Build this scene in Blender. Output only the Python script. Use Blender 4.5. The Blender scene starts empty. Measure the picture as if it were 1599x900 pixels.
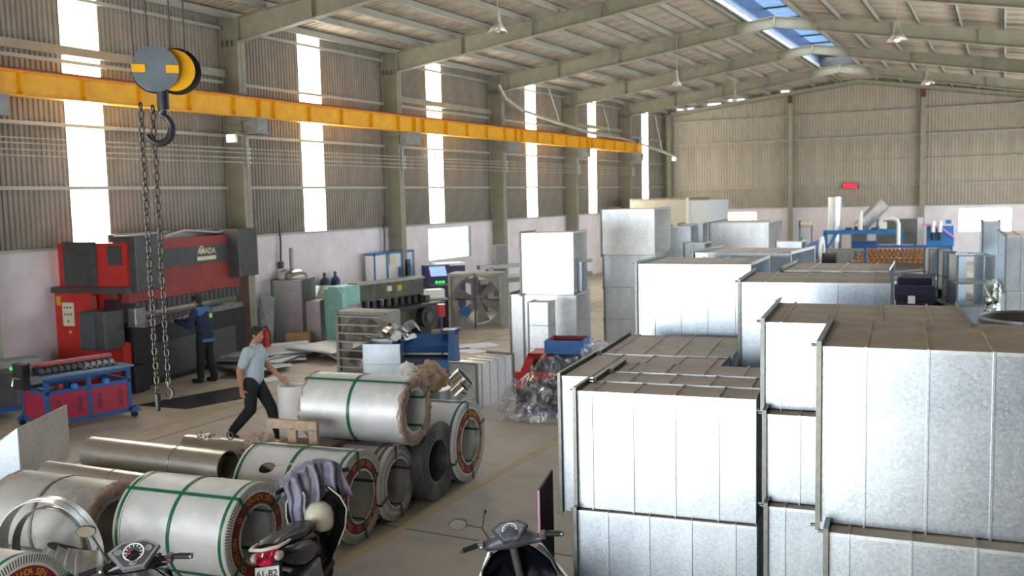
import bpy, bmesh, math, random
from mathutils import Vector, Matrix, noise
from math import pi, sin, cos, radians as R
random.seed(7)
sc = bpy.context.scene
COL = sc.collection
# ------------------------------------------------------------------ camera, world, lights, exposure
YAW, PIT, ROL = 0.478063, 0.0942676, -0.0232630
fwd = Vector((-sin(YAW)*cos(PIT), cos(YAW)*cos(PIT), -sin(PIT)))
rt = fwd.cross(Vector((0, 0, 1))).normalized(); up = rt.cross(fwd)
r2 = rt*cos(ROL) + up*sin(ROL); u2 = up*cos(ROL) - rt*sin(ROL)
cd = bpy.data.cameras.new('camera'); cam = bpy.data.objects.new('camera', cd); COL.objects.link(cam)
cam.matrix_world = Matrix(((r2.x, u2.x, -fwd.x, 0), (r2.y, u2.y, -fwd.y, 0), (r2.z, u2.z, -fwd.z, 3.4), (0, 0, 0, 1)))
cd.sensor_width = 36; cd.lens = 1483.91*36/1599; cd.clip_start = .05; cd.clip_end = 300
cd.dof.use_dof = True; cd.dof.focus_distance = 6.3; cd.dof.aperture_fstop = 2.6
sc.camera = cam
w = bpy.data.worlds.new('sky'); sc.world = w; w.use_nodes = True
bg = w.node_tree.nodes['Background']; bg.inputs[0].default_value = (.80, .90, 1, 1); bg.inputs[1].default_value = 3.0
def area(name, loc, rot, sx, sy, power, color):
    l = bpy.data.lights.new(name, 'AREA'); l.shape = 'RECTANGLE'; l.size = sx; l.size_y = sy; l.energy = power; l.color = color
    o = bpy.data.objects.new(name, l); COL.objects.link(o); o.location = loc; o.rotation_euler = rot
    return o
# daylight through the big open doors behind the camera, the open right side and the ridge opening
area('daylight_rear_door', (-6.5, -1.9, 1.75), (R(90), 0, 0), 11.4, 3.1, 760, (.93, .97, 1))
sun = bpy.data.lights.new('sun', 'SUN'); sun.energy = 9; sun.angle = R(.6); sun.color = (1, .96, .88)
so = bpy.data.objects.new('sun', sun); COL.objects.link(so); so.rotation_euler = (R(16), 0, R(-8))
area('daylight_ridge', (-6.2, 26, 8.95), (0, 0, 0), 1.2, 34, 600, (.92, .96, 1))
area('daylight_right_door', (3.3, 21, 2.6), (0, R(90), 0), 4.6, 18, 1000, (.97, .98, 1))
area('daylight_right_door_far', (3.3, 40, 2.6), (0, R(90), 0), 4.6, 10, 700, (.97, .98, 1))
for wy in (12.83, 19.76, 25.8, 32.7, 38.7, 45.3):
    area('daylight_wall_strip', (-15.85, wy, 4.9), (0, R(-90), 0), 4.6, .86, 150, (1, .95, .86))
sc.view_settings.view_transform = 'Standard'; sc.view_settings.look = 'None'
sc.view_settings.exposure = 0.0; sc.view_settings.gamma = 1; sc.view_settings.use_curve_mapping = False

# ------------------------------------------------------------------ materials
def lin(h):
    if isinstance(h, str):
        c = [int(h[i:i+2], 16)/255 for i in (0, 2, 4)]
        return tuple((x/12.92 if x <= .04045 else ((x+.055)/1.055)**2.4) for x in c) + (1,)
    return tuple(h) + (1,)
MATS = {}
def mat(name, col, rough=.6, metal=0., var=.12, scale=6., bump=.0, bscale=40., emit=0, alpha=1., trans=0., col2=None, coord='Object'):
    if name in MATS: return MATS[name]
    m = bpy.data.materials.new(name); m.use_nodes = True; nt = m.node_tree; b = nt.nodes['Principled BSDF']
    c = lin(col); N = nt.nodes.new; L = nt.links.new
    tc = N('ShaderNodeTexCoord')
    if var > 0:
        n = N('ShaderNodeTexNoise'); n.inputs['Scale'].default_value = scale; n.inputs['Detail'].default_value = 6; n.inputs['Roughness'].default_value = .65
        L(tc.outputs[coord], n.inputs['Vector'])
        mx = N('ShaderNodeMix'); mx.data_type = 'RGBA'
        d = lin(col2) if col2 else tuple(x*(1-var*2.2) for x in c[:3]) + (1,)
        e = tuple(min(1, x*(1+var)) for x in c[:3]) + (1,)
        r = N('ShaderNodeMapRange'); r.inputs[1].default_value = .32; r.inputs[2].default_value = .68
        L(n.outputs['Fac'], r.inputs[0]); L(r.outputs[0], mx.inputs[0])
        mx.inputs[6].default_value = d; mx.inputs[7].default_value = e
        L(mx.outputs[2], b.inputs['Base Color'])
    else: b.inputs['Base Color'].default_value = c
    b.inputs['Roughness'].default_value = rough; b.inputs['Metallic'].default_value = metal
    if bump > 0:
        n2 = N('ShaderNodeTexNoise'); n2.inputs['Scale'].default_value = bscale; n2.inputs['Detail'].default_value = 4
        L(tc.outputs[coord], n2.inputs['Vector'])
        bp = N('ShaderNodeBump'); bp.inputs['Strength'].default_value = bump; bp.inputs['Distance'].default_value = .01
        L(n2.outputs['Fac'], bp.inputs['Height']); L(bp.outputs[0], b.inputs['Normal'])
    if emit > 0:
        b.inputs['Emission Color'].default_value = c; b.inputs['Emission Strength'].default_value = emit
    if alpha < 1: b.inputs['Alpha'].default_value = alpha
    if trans > 0: b.inputs['Transmission Weight'].default_value = trans
    MATS[name] = m
    return m
def galv(name, lo, hi, rough=.42, metal=.85, sp=55., streak=True):
    """galvanised steel: spangle cells, soft streaks"""
    m = bpy.data.materials.new(name); m.use_nodes = True; nt = m.node_tree; b = nt.nodes['Principled BSDF']
    N = nt.nodes.new; L = nt.links.new
    tc = N('ShaderNodeTexCoord')
    v = N('ShaderNodeTexVoronoi'); v.inputs['Scale'].default_value = sp; L(tc.outputs['Object'], v.inputs['Vector'])
    n = N('ShaderNodeTexNoise'); n.inputs['Scale'].default_value = 2.2; n.inputs['Detail'].default_value = 7; L(tc.outputs['Object'], n.inputs['Vector'])
    sx = N('ShaderNodeSeparateColor'); L(v.outputs['Color'], sx.inputs[0])
    a = N('ShaderNodeMath'); a.operation = 'MULTIPLY_ADD'; a.inputs[1].default_value = .6; L(sx.outputs[0], a.inputs[0])
    r = N('ShaderNodeMapRange'); r.inputs[1].default_value = .35; r.inputs[2].default_value = .65; r.inputs[4].default_value = .6; L(n.outputs['Fac'], r.inputs[0])
    L(r.outputs[0], a.inputs[2])
    mx = N('ShaderNodeMix'); mx.data_type = 'RGBA'; L(a.outputs[0], mx.inputs[0]); mx.inputs[6].default_value = lin(lo); mx.inputs[7].default_value = lin(hi)
    L(mx.outputs[2], b.inputs['Base Color'])
    rr = N('ShaderNodeMapRange'); rr.inputs[3].default_value = rough-.02; rr.inputs[4].default_value = rough+.035; L(sx.outputs[1], rr.inputs[0]); L(rr.outputs[0], b.inputs['Roughness'])
    b.inputs['Metallic'].default_value = metal
    MATS[name] = m
    return m
M_galv = galv('galvanised_steel', 'b0bbc5', 'd9e1e8', .35, 1.0, 85)
M_dusty = mat('dusty_galvanised_top', 'cbc2b4', .75, 0, .07, 3, col2='b3aa9c')
M_galvw = galv('galvanised_steel_satin', 'ccd1d4', 'e8eaea', .36, .85, 30)
M_coil = galv('coil_sheet', 'c8c9c7', 'dededd', .48, .35, 8)
M_dustc = galv('dusty_coil_sheet', '97958f', 'b8b6b0', .5, .4, 6)
M_frame = mat('beige_green_steel_paint', '989684', .6, 0, .08, 3)
M_girt = mat('zinc_purlin', 'a9aaa2', .5, .15, .1, 4)
M_clad = mat('wall_cladding', '8f8a80', .6, .25, .16, 1.3, col2='6d675e', coord='Generated')
M_end = mat('end_wall_cladding', 'b5ad9d', .65, .05, .12, .5, col2='9a9284')
M_left = mat('left_wall_cladding', '9c968c', .65, .05, .12, .7, col2='7d776d')
M_roof = mat('roof_underside', 'b5ab9c', .75, 0, .12, 1.1, col2='8c8172')
M_brick = mat('lilac_white_plaster', 'efe9ec', .85, 0, .02, 1.5, col2='ded7dd')
M_plain = mat('grey_paint', '8a8b88', .6)
M_yel = mat('crane_yellow', 'f0b516', .45, 0, .06, 3, col2='dfa018')
M_yeld = mat('crane_yellow_edge', 'd4550f', .5)
M_red = mat('machine_red', 'bb2a23', .45, 0, .1, 5)
M_redb = mat('ram_red', '8e3833', .5, 0, .12, 4)
M_char = mat('charcoal_paint', '48494a', .5, .1, .12, 5)
M_blk = mat('black_iron', '2a2a2a', .5, .2, .2, 8)
M_rub = mat('black_rubber', '141414', .7, 0, .1)
M_blue = mat('machine_blue', '1f4f86', .45, 0, .1, 6)
M_bluel = mat('bright_blue', '2a78b8', .45, 0, .08, 6)
M_navy = mat('navy_paint', '1a2140', .5, 0, .1)
M_mar = mat('maroon_panel', '9a1d3c', .45, 0, .1, 5)
M_teal = mat('teal_paint', '93c6bd', .55, 0, .06, 6, col2='7fb2a8')
M_olive = mat('grimy_olive_iron', '565848', .55, .2, .2, 5)
M_steel = mat('polished_steel', 'c9c9c9', .22, 1, .05)
M_dst = mat('dull_steel', '8a8c8c', .4, .8, .12, 8)
M_white = mat('white_paint', 'e6e6e3', .45, 0, .04)
M_cream = mat('cream_paint', 'd8d2b8', .5, 0, .04)
M_wood = mat('rough_timber', 'a8917b', .8, 0, .15, 9, bump=.3)
M_card = mat('brown_cardboard', 'b08a62', .8, 0, .12, 7)
M_kraft = mat('crumpled_kraft_paper', 'b39a8c', .6, .1, .2, 16, bump=.8, bscale=25)
M_grn = mat('green_strap', '17643f', .35, 0, .06)
M_mrn = mat('maroon_label_paper', '7c1f22', .55, 0, .08, 10)
M_gold = mat('gold_print', 'c79a2c', .5, 0, 0)
M_wpap = mat('white_edge_guard', 'd4d4d0', .5, .1, .04)
M_gas = mat('gas_bottle_blue', '23406b', .45, 0, .08)
M_green = mat('green_bottle', '2d9b68', .45, 0, .06)
M_skin = mat('skin', 'a9795f', .55, 0, .05, 8)
M_hair = mat('black_hair', '17130f', .6, 0, .3, 60, bump=.6, bscale=120)
M_tee = mat('pale_blue_tshirt', 'a9b6bd', .85, 0, .06, 8, bump=.15, bscale=14)
M_trou = mat('black_trousers', '17191d', .85, 0, .15, 8, bump=.2, bscale=14)
M_jack = mat('navy_work_jacket', '18223f', .8, 0, .1, 8, bump=.2, bscale=14)
M_jackl = mat('lighter_blue_yoke', '46609a', .8, 0, .05)
M_hiv = mat('lime_patch', 'b8e03a', .6, 0, 0)
M_glove = mat('grey_glove', '9d9d98', .9, 0, .05)
M_pipe = mat('white_grey_pipe', 'b9bab2', .45, .2, .05)
M_lamp = mat('aluminium_lampshade', 'bdb6a8', .4, .6, .05)
M_glow = mat('lamp_glow', 'fffdf5', .5, 0, 0, emit=12)
M_day = mat('translucent_daylight_sheet', 'fffbe6', .6, 0, 0, emit=5.5)
M_dayw = mat('bright_window_pane', 'f4fff8', .6, 0, 0, emit=4.0)
M_sky = mat('blue_skylight_sheet', '8fb6e0', .5, 0, .2, 3, emit=.75, col2='5d88bb')
M_slit = mat('eave_daylight_gap', 'e8f0ff', .5, 0, 0, emit=2.2)
M_ledr = mat('red_led', 'ff2040', .5, 0, 0, emit=1.2)
M_ledg = mat('green_led', '30ff60', .5, 0, 0, emit=1.5)
M_pink = mat('pink_hose', 'e47bc4', .5, 0, 0)
M_copper = mat('copper_roller', 'a87242', .4, .5, .1, 30)
M_purple = mat('purple_machine_paint', '3c3560', .45, 0, .06)
M_scr = mat('screen', 'a8c8f0', .3, 0, 0, emit=.5)
M_line = mat('worn_yellow_floor_paint', 'b39a68', .7, 0, .1, 3, col2='a29274')
M_black_gl = mat('gloss_black_plastic', '0d0e14', .14, 0, 0)
M_gryp = mat('grey_plastic', '4b4d55', .35, 0, .04)
M_dash = mat('dial_face', '8f9198', .25, .3, .3, 60)
M_seat = mat('black_vinyl_seat', '1d1d1e', .33, 0, .05)
M_ivory = mat('ivory_plastic', 'd9d2bd', .25, 0, .03)
M_tail = mat('red_tail_lens', 'c81440', .15, 0, .1, 30)
M_lens = mat('clear_lens', 'c9b9b4', .1, .2, .1, 30)
M_plate = mat('white_plate', 'cfd0cc', .4, 0, 0)
M_ink = mat('black_ink', '15151a', .6, 0, 0)
M_mirror = mat('mirror_glass', 'cfd4d4', .05, 1, 0)
M_mirfr = mat('chrome_frame', '8c8c88', .2, 1, 0)
M_cloth = mat('lilac_grey_raincoat', '7d7c8c', .5, .1, .08, 10, bump=.25, bscale=12)
M_clothw = mat('white_cloth_lining', 'b9c0cc', .6, 0, .04)
M_silver = mat('silver_fairing', '9a9d98', .25, .6, .04)
M_maroonb = mat('dark_maroon_board', '3a1a24', .5, 0, .05)
M_pinke = mat('pink_board_edge', 'd8a0bc', .6, 0, 0)
M_beige = mat('beige_panel', 'c9c3b2', .55, .1, .04)
M_ledge = mat('pale_panel', 'd5dbe0', .5, .1, .04)
M_darkg = mat('dark_mirror_sheet', '5b6058', .3, .5, .5, 2, col2='8b8e88')

def film_material():
    m = bpy.data.materials.new('clear_plastic_film'); m.use_nodes = True; nt = m.node_tree; nt.nodes.clear()
    N = nt.nodes.new; L = nt.links.new
    o = N('ShaderNodeOutputMaterial'); t = N('ShaderNodeBsdfTransparent'); g = N('ShaderNodeBsdfGlossy'); d = N('ShaderNodeBsdfDiffuse')
    t.inputs[0].default_value = (.93, .94, .95, 1); g.inputs['Roughness'].default_value = .18; d.inputs[0].default_value = (.75, .75, .77, 1)
    tc = N('ShaderNodeTexCoord'); n = N('ShaderNodeTexNoise'); n.inputs['Scale'].default_value = 4.5; n.inputs['Detail'].default_value = 3; n.inputs['Distortion'].default_value = 2.0
    L(tc.outputs['Object'], n.inputs['Vector'])
    bp = N('ShaderNodeBump'); bp.inputs['Strength'].default_value = 1; bp.inputs['Distance'].default_value = .04; L(n.outputs['Fac'], bp.inputs['Height'])
    L(bp.outputs[0], g.inputs['Normal']); L(bp.outputs[0], d.inputs['Normal'])
    m1 = N('ShaderNodeMixShader'); m2 = N('ShaderNodeMixShader')
    r = N('ShaderNodeMapRange'); r.inputs[1].default_value = .42; r.inputs[2].default_value = .66; r.inputs[3].default_value = .1; r.inputs[4].default_value = .62; L(n.outputs['Fac'], r.inputs[0])
    m1.inputs[0].default_value = .5; L(g.outputs[0], m1.inputs[1]); L(d.outputs[0], m1.inputs[2])
    L(r.outputs[0], m2.inputs[0]); L(t.outputs[0], m2.inputs[1]); L(m1.outputs[0], m2.inputs[2]); L(m2.outputs[0], o.inputs[0])
    return m
M_film = film_material()
def floor_material():
    m = bpy.data.materials.new('dusty_concrete'); m.use_nodes = True; nt = m.node_tree; b = nt.nodes['Principled BSDF']
    N = nt.nodes.new; L = nt.links.new
    tc = N('ShaderNodeTexCoord'); n = N('ShaderNodeTexNoise'); n.inputs['Scale'].default_value = .45; n.inputs['Detail'].default_value = 9; n.inputs['Roughness'].default_value = .6
    L(tc.outputs['Object'], n.inputs['Vector'])
    n3 = N('ShaderNodeTexNoise'); n3.inputs['Scale'].default_value = 2.6; n3.inputs['Detail'].default_value = 6; L(tc.outputs['Object'], n3.inputs['Vector'])
    cr = N('ShaderNodeValToRGB'); cr.color_ramp.elements[0].position = .3; cr.color_ramp.elements[1].position = .7
    cr.color_ramp.elements[0].color = lin('93897b'); cr.color_ramp.elements[1].color = lin('bfb4a3')
    mx = N('ShaderNodeMath'); mx.operation = 'MULTIPLY_ADD'; mx.inputs[1].default_value = .45; L(n3.outputs['Fac'], mx.inputs[0])
    mm = N('ShaderNodeMath'); mm.operation = 'MULTIPLY'; mm.inputs[1].default_value = .55; L(n.outputs['Fac'], mm.inputs[0]); L(mm.outputs[0], mx.inputs[2])
    L(mx.outputs[0], cr.inputs[0]); L(cr.outputs[0], b.inputs['Base Color'])
    b.inputs['Roughness'].default_value = .55
    n2 = N('ShaderNodeTexNoise'); n2.inputs['Scale'].default_value = 30; L(tc.outputs['Object'], n2.inputs['Vector'])
    bp = N('ShaderNodeBump'); bp.inputs['Strength'].default_value = .15; bp.inputs['Distance'].default_value = .01; L(n2.outputs['Fac'], bp.inputs['Height']); L(bp.outputs[0], b.inputs['Normal'])
    return m
M_floor = floor_material()

# ------------------------------------------------------------------ mesh helpers
def Rz(a): return Matrix.Rotation(a, 4, 'Z')
def T(x, y, z): return Matrix.Translation((x, y, z))
def frame(p0, p1):
    z = (Vector(p1)-Vector(p0)); l = z.length; z = z/l if l > 1e-9 else Vector((0, 0, 1))
    a = Vector((0, 0, 1)) if abs(z.z) < .95 else Vector((1, 0, 0))
    x = a.cross(z).normalized(); y = z.cross(x)
    return x, y, z, l
class MB:
    def __init__(s): s.v = []; s.f = []; s.m = Matrix.Identity(4); s.sm = []
    def add(s, vs, fs, smooth=False):
        k = len(s.v); s.v += [s.m @ Vector(p) for p in vs]; s.f += [tuple(i+k for i in f) for f in fs]; s.sm += [smooth]*len(fs); return s
    def box(s, a, b):
        x0, y0, z0 = a; x1, y1, z1 = b
        x0, x1 = min(x0, x1), max(x0, x1); y0, y1 = min(y0, y1), max(y0, y1); z0, z1 = min(z0, z1), max(z0, z1)
        return s.add([(x0, y0, z0), (x1, y0, z0), (x1, y1, z0), (x0, y1, z0), (x0, y0, z1), (x1, y0, z1), (x1, y1, z1), (x0, y1, z1)],
                     [(0, 3, 2, 1), (4, 5, 6, 7), (0, 1, 5, 4), (1, 2, 6, 5), (2, 3, 7, 6), (3, 0, 4, 7)])
    def bev(s, a, b, c=.01):
        """box with chamfered edges"""
        bm = bmesh.new(); bmesh.ops.create_cube(bm, size=1)
        for v in bm.verts: v.co = Vector([(a[i]+b[i])/2 + v.co[i]*abs(b[i]-a[i]) for i in range(3)])
        bmesh.ops.bevel(bm, geom=bm.edges[:], offset=c, segments=2, affect='EDGES', profile=.6)
        bm.verts.index_update(); s.add([v.co.copy() for v in bm.verts], [[v.index for v in f.verts] for f in bm.faces]); bm.free(); return s
    def cyl(s, p0, p1, r0, r1=None, n=16, caps=True, smooth=True):
        r1 = r0 if r1 is None else r1; x, y, z, l = frame(p0, p1); p0 = Vector(p0); p1 = Vector(p1)
        a = [(x*cos(2*pi*i/n)+y*sin(2*pi*i/n)) for i in range(n)]
        s.add([p0+d*r0 for d in a]+[p1+d*r1 for d in a], [(i, (i+1) % n, n+(i+1) % n, n+i) for i in range(n)], smooth)
        if caps: s.add([p0+d*r0 for d in a], [tuple(range(n))[::-1]]); s.add([p1+d*r1 for d in a], [tuple(range(n))])
        return s
    def pipe(s, p0, p1, ro, ri, n=32, smooth=True):
        """hollow cylinder"""
        x, y, z, l = frame(p0, p1); p0 = Vector(p0); p1 = Vector(p1)
        a = [(x*cos(2*pi*i/n)+y*sin(2*pi*i/n)) for i in range(n)]
        s.add([p0+d*ro for d in a]+[p1+d*ro for d in a], [(i, (i+1) % n, n+(i+1) % n, n+i) for i in range(n)], smooth)
        s.add([p0+d*ri for d in a]+[p1+d*ri for d in a], [(n+i, n+(i+1) % n, (i+1) % n, i) for i in range(n)], smooth)
        for p, fl in ((p0, 1), (p1, 0)):
            q = [p+d*ro for d in a]+[p+d*ri for d in a]
            s.add(q, [((i+1) % n, i, n+i, n+(i+1) % n) if fl else (i, (i+1) % n, n+(i+1) % n, n+i) for i in range(n)])
        return s
    def tube(s, pts, r, n=8, closed=False, caps=True):
        pts = [Vector(p) for p in pts]; m = len(pts); rr = r if isinstance(r, (list, tuple)) else [r]*m
        vs = []; px = None
        for i, p in enumerate(pts):
            d = (pts[(i+1) % m]-pts[i-1]) if (closed or 0 < i < m-1) else (pts[1]-pts[0] if i == 0 else pts[-1]-pts[-2])
            d = d.normalized()
            if px is None:
                a = Vector((0, 0, 1)) if abs(d.z) < .9 else Vector((1, 0, 0)); px = a.cross(d).normalized()
            else: px = (px - d*px.dot(d)).normalized()
            py = d.cross(px)
            vs += [p+(px*cos(2*pi*k/n)+py*sin(2*pi*k/n))*rr[i] for k in range(n)]
        fs = []
        for i in range(m if closed else m-1):
            j = (i+1) % m
            fs += [(i*n+k, i*n+(k+1) % n, j*n+(k+1) % n, j*n+k) for k in range(n)]
        s.add(vs, fs, True)
        if not closed and caps: s.add(vs[:n], [tuple(range(n))[::-1]]); s.add(vs[-n:], [tuple(range(n))])
        return s
    def lathe(s, prof, n=24, origin=(0, 0, 0), axis=(0, 0, 1), a0=0, a1=2*pi):
        """prof: list of (radius, height)"""
        o = Vector(origin); x, y, z, l = frame((0, 0, 0), axis); full = abs(a1-a0-2*pi) < 1e-6; k = n if full else n+1
        vs = [o+z*h+(x*cos(a0+(a1-a0)*i/n)+y*sin(a0+(a1-a0)*i/n))*rd for rd, h in prof for i in range(k)]
        fs = []
        for j in range(len(prof)-1):
            for i in range(n):
                i2 = (i+1) % k
                fs.append((j*k+i, j*k+i2, (j+1)*k+i2, (j+1)*k+i))
        return s.add(vs, fs, True)
    def prism(s, poly, w0, w1, plane='yz'):
        """extrude polygon; plane names the two coordinates of poly, third goes w0..w1"""
        def P(a, b, c): return {'yz': (c, a, b), 'xz': (a, c, b), 'xy': (a, b, c)}[plane]
        n = len(poly); vs = [P(a, b, w0) for a, b in poly]+[P(a, b, w1) for a, b in poly]
        return s.add(vs, [tuple(range(n))[::-1], tuple(range(n, 2*n))]+[(i, (i+1) % n, n+(i+1) % n, n+i) for i in range(n)])
    def ell(s, c, r, n=16, m=10, rot=None):
        c = Vector(c); rot = rot or Matrix.Identity(3); vs = []; fs = []
        for j in range(m+1):
            t = pi*j/m
            for i in range(n):
                p = 2*pi*i/n; vs.append(c+rot @ Vector((r[0]*sin(t)*cos(p), r[1]*sin(t)*sin(p), r[2]*cos(t))))
        for j in range(m):
            for i in range(n): fs.append((j*n+i, (j+1)*n+i, (j+1)*n+(i+1) % n, j*n+(i+1) % n))
        return s.add(vs, fs, True)
    def cap(s, p0, p1, r0, r1, n=14):
        """capsule with tapered radius"""
        x, y, z, l = frame(p0, p1); prof = [(r0*sin(a), -r0*cos(a)) for a in [pi/2*i/5 for i in range(6)]]+[(r1*cos(a), l+r1*sin(a)) for a in [pi/2*i/5 for i in range(6)]]
        vs = []; p0 = Vector(p0)
        for rd, h in prof: vs += [p0+z*h+(x*cos(2*pi*i/n)+y*sin(2*pi*i/n))*max(rd, 1e-4) for i in range(n)]
        fs = [(j*n+i, j*n+(i+1) % n, (j+1)*n+(i+1) % n, (j+1)*n+i) for j in range(len(prof)-1) for i in range(n)]
        return s.add(vs, fs, True)
    def build(s, name, m, parent=None, kind=None, label=None, shade=True):
        me = bpy.data.meshes.new(name); me.from_pydata([tuple(v) for v in s.v], [], s.f)
        if shade: me.polygons.foreach_set('use_smooth', s.sm)
        me.materials.append(m); me.update()
        o = bpy.data.objects.new(name, me); COL.objects.link(o)
        if parent: o.parent = parent
        if kind: o['kind'] = kind
        if label: o['label'] = label
        return o
def thing(name, label, cat, loc=(0, 0, 0), rz=0, group=None, kind=None):
    o = bpy.data.objects.new(name, None); COL.objects.link(o); o.location = loc; o.rotation_euler = (0, 0, rz); o.empty_display_size = .2
    if label: o['label'] = label
    if cat: o['category'] = cat
    if group: o['group'] = group
    if kind: o['kind'] = kind
    return o
def tag(o, label, cat, group=None):
    o['label'] = label; o['category'] = cat
    if group: o['group'] = group
    return o
def share(o, parent, loc=(0, 0, 0), rz=0):
    c = o.copy(); COL.objects.link(c); c.parent = parent; c.location = loc; c.rotation_euler = (0, 0, rz); return c
def dup(root, loc, rz, label=None, group=None):
    r = root.copy(); COL.objects.link(r); r.location = loc; r.rotation_euler = (0, 0, rz)
    if label: r['label'] = label
    if group: r['group'] = group
    for ch in list(root.children):
        c = ch.copy(); COL.objects.link(c); c.parent = r
        for g in list(ch.children):
            d = g.copy(); COL.objects.link(d); d.parent = c
    return r
_gly = {}
def glyph(t, size=1., thick=.02):
    k = (t, thick)
    if k not in _gly:
        cu = bpy.data.curves.new('t', 'FONT'); cu.body = t; cu.size = 1; cu.extrude = 0; cu.align_x = 'CENTER'; cu.resolution_u = 2; cu.offset = thick
        ob = bpy.data.objects.new('t', cu); COL.objects.link(ob)
        dg = bpy.context.evaluated_depsgraph_get(); me = bpy.data.meshes.new_from_object(ob.evaluated_get(dg))
        _gly[k] = ([v.co.copy() for v in me.vertices], [tuple(p.vertices) for p in me.polygons])
        bpy.data.objects.remove(ob); bpy.data.meshes.remove(me); bpy.data.curves.remove(cu)
    return _gly[k]
def put_text(mb, t, mtx, size=1., thick=.02):
    v, f = glyph(t, 1, thick); mb.add([mtx @ (p*size) for p in v], f)

# ------------------------------------------------------------------ the building shell
XL, XR, YB, YE, RX = -16.0, 3.55, -2.0, 48.55, -6.2
def ztop(x): return 7.60+.109*(x+15.5) if x <= RX else 8.614-.165*(x-RX)      # top of the rafters
def zbot(x): return 7.06+.135*(x+15.4) if x <= RX else 8.302-.186*(x-RX)      # underside of the rafters
FRAMES = [10.35, 16.7, 23.05, 29.4, 35.75, 42.1, 48.4]
MB().box((XL-8, YB-22, -.25), (XR+18, YB-.1, -.02)).build('ground', mat('sunlit_concrete_apron', 'd2cdc2', .9, 0, .06, 1), kind='structure')
MB().box((XR+.1, YB-.1, -.25), (XR+18, YE+.3, -.02)).build('ground', MATS['sunlit_concrete_apron'], kind='structure')
o = MB().box((XL-.2, YB-.1, -.2), (XR+.1, YE+.3, 0)).build('floor', M_floor, kind='structure')
for (x0, y0, x1, y1) in ((-5.56, -2, -5.44, 46), (-11.6, 9.9, -11.5, 30), (-11.6, 13.9, -8, 14.0), (-14.0, 12.0, -11.6, 12.1)):
    MB().box((x0, y0, 0), (x1, y1, .003)).build('floor_line', M_line, o, label='worn yellow painted floor line')
jt = mat('joint_fill', '6f6658', .8, 0, .1)
for y in (2, 8, 14, 20, 26, 32, 38, 44): MB().box((XL, y-.012, 0), (XR, y+.012, .002)).build('slab_joint', jt, o)
for x in (-11, -8.0, -.5): MB().box((x-.012, YB, 0), (x+.012, YE, .0025)).build('slab_joint', jt, o)
# corrugated sheets --------------------------------------------------
def corr(width, height, ribs, d=.035, along='y'):
    """trapezoid-ribbed sheet in local (u, depth, z)"""
    mb = MB(); p = width/ribs; us = []
    for i in range(ribs):
        b = i*p; us += [(b, 0), (b+.42*p, 0), (b+.55*p, d), (b+.87*p, d)]
    us.append((width, 0)); n = len(us)
    vs = [(u, q, 0) for u, q in us]+[(u, q, height) for u, q in us]
    return mb.add(vs, [(i, i+1, n+i+1, n+i) for i in range(n-1)])
SW = .8625
BR = 2.62
wl = MB()
WIN = (25.2, 27.7, 1.5, 2.5)                     # the steel window in the low wall
GAP = (12.2, 12.42, .9, 2.5)
segs = [(YB, GAP[0], 0, BR), (GAP[0], GAP[1], 0, GAP[2]), (GAP[0], GAP[1], GAP[3], BR), (GAP[1], WIN[0], 0, BR), (WIN[0], WIN[1], 0, WIN[2]), (WIN[0], WIN[1], WIN[3], BR), (WIN[1], YE, 0, BR)]
for y0, y1, z0, z1 in segs: wl.box((XL-.1, y0, z0), (XL+.05, y1, z1))
wall_left = wl.build('wall_left', M_brick, kind='structure')
MB().box((XL-.12, YB, BR), (XL+.12, YE, BR+.05)).build('sill_flashing', M_girt, wall_left)
y = 12.47-SW*20; k = -20; proto = None; daylist = {0, 8, 15, 23, 30, 38}; proto_d = None
wn = 0
while y < YE-.1:
    if k in daylist:
        wn += 1
        d = corr(SW, 5.0, 8).build('window_%d' % wn, M_day, kind='structure'); d.rotation_euler = (0, 0, R(90)); d.location = (XL, y, BR+.04)
    else:
        if proto is None: proto = corr(SW, 5.15, 8, .03).build('corrugated_sheet', M_left, wall_left); c = proto
        else: c = share(proto, wall_left)
        c.rotation_euler = (0, 0, R(90)); c.location = (XL, y, BR+.04)
    y += SW; k += 1
gp = None
for i in range(len(FRAMES)):
    y0 = (FRAMES[i-1] if i else YB)+.12; y1 = FRAMES[i]-.12
    for z in (3.79, 4.98, 6.18, 7.40):
        g = MB().box((-.03, 0, -.035), (.03, 1, .035)).build('girt', M_girt, wall_left) if gp is None else share(gp, wall_left)
        gp = gp or g; g.location = (XL+.09, y0, z); g.scale = (1, y1-y0, 1)
for i in (1, 3, 5):      # broader channels tying every other bay
    y0, y1 = FRAMES[i-1]+.12 if i != 1 else 3, FRAMES[i]-.12
    if i == 3: y0, y1 = FRAMES[2]+.1, FRAMES[3]-.1
    MB().box((XL+.12, y0, 6.29), (XL+.2, y1, 6.46)).build('tie_channel', M_frame, wall_left)
# steel window in the low wall
wo = thing('window_7', None, None, kind='structure')
MB().box((XL-.03, WIN[0], WIN[2]), (XL-.01, WIN[1], WIN[3])).build('pane', M_dayw, wo)
fr = MB()
for i in range(5): yy = WIN[0]+(WIN[1]-WIN[0])*i/4; fr.box((XL-.01, yy-.02, WIN[2]), (XL+.04, yy+.02, WIN[3]))
for zz in (WIN[2], WIN[3], (WIN[2]+WIN[3])/2): fr.box((XL-.012, WIN[0], zz-.015), (XL+.038, WIN[1], zz+.015))
fr.build('window_frame', mat('pale_window_steel', 'd6e6e6', .5, .1, 0), wo)
sh = thing('window_shutter', 'half open steel window leaf hinged beside the bright window in the left wall', 'window leaf', (XL+.06, WIN[1]+.05, WIN[2]), R(35))
MB().box((0, 0, 0), (.04, .55, 1.0)).build('leaf_frame', mat('leaf_grey_blue', '8fa3ab', .5, .3), sh)
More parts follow.
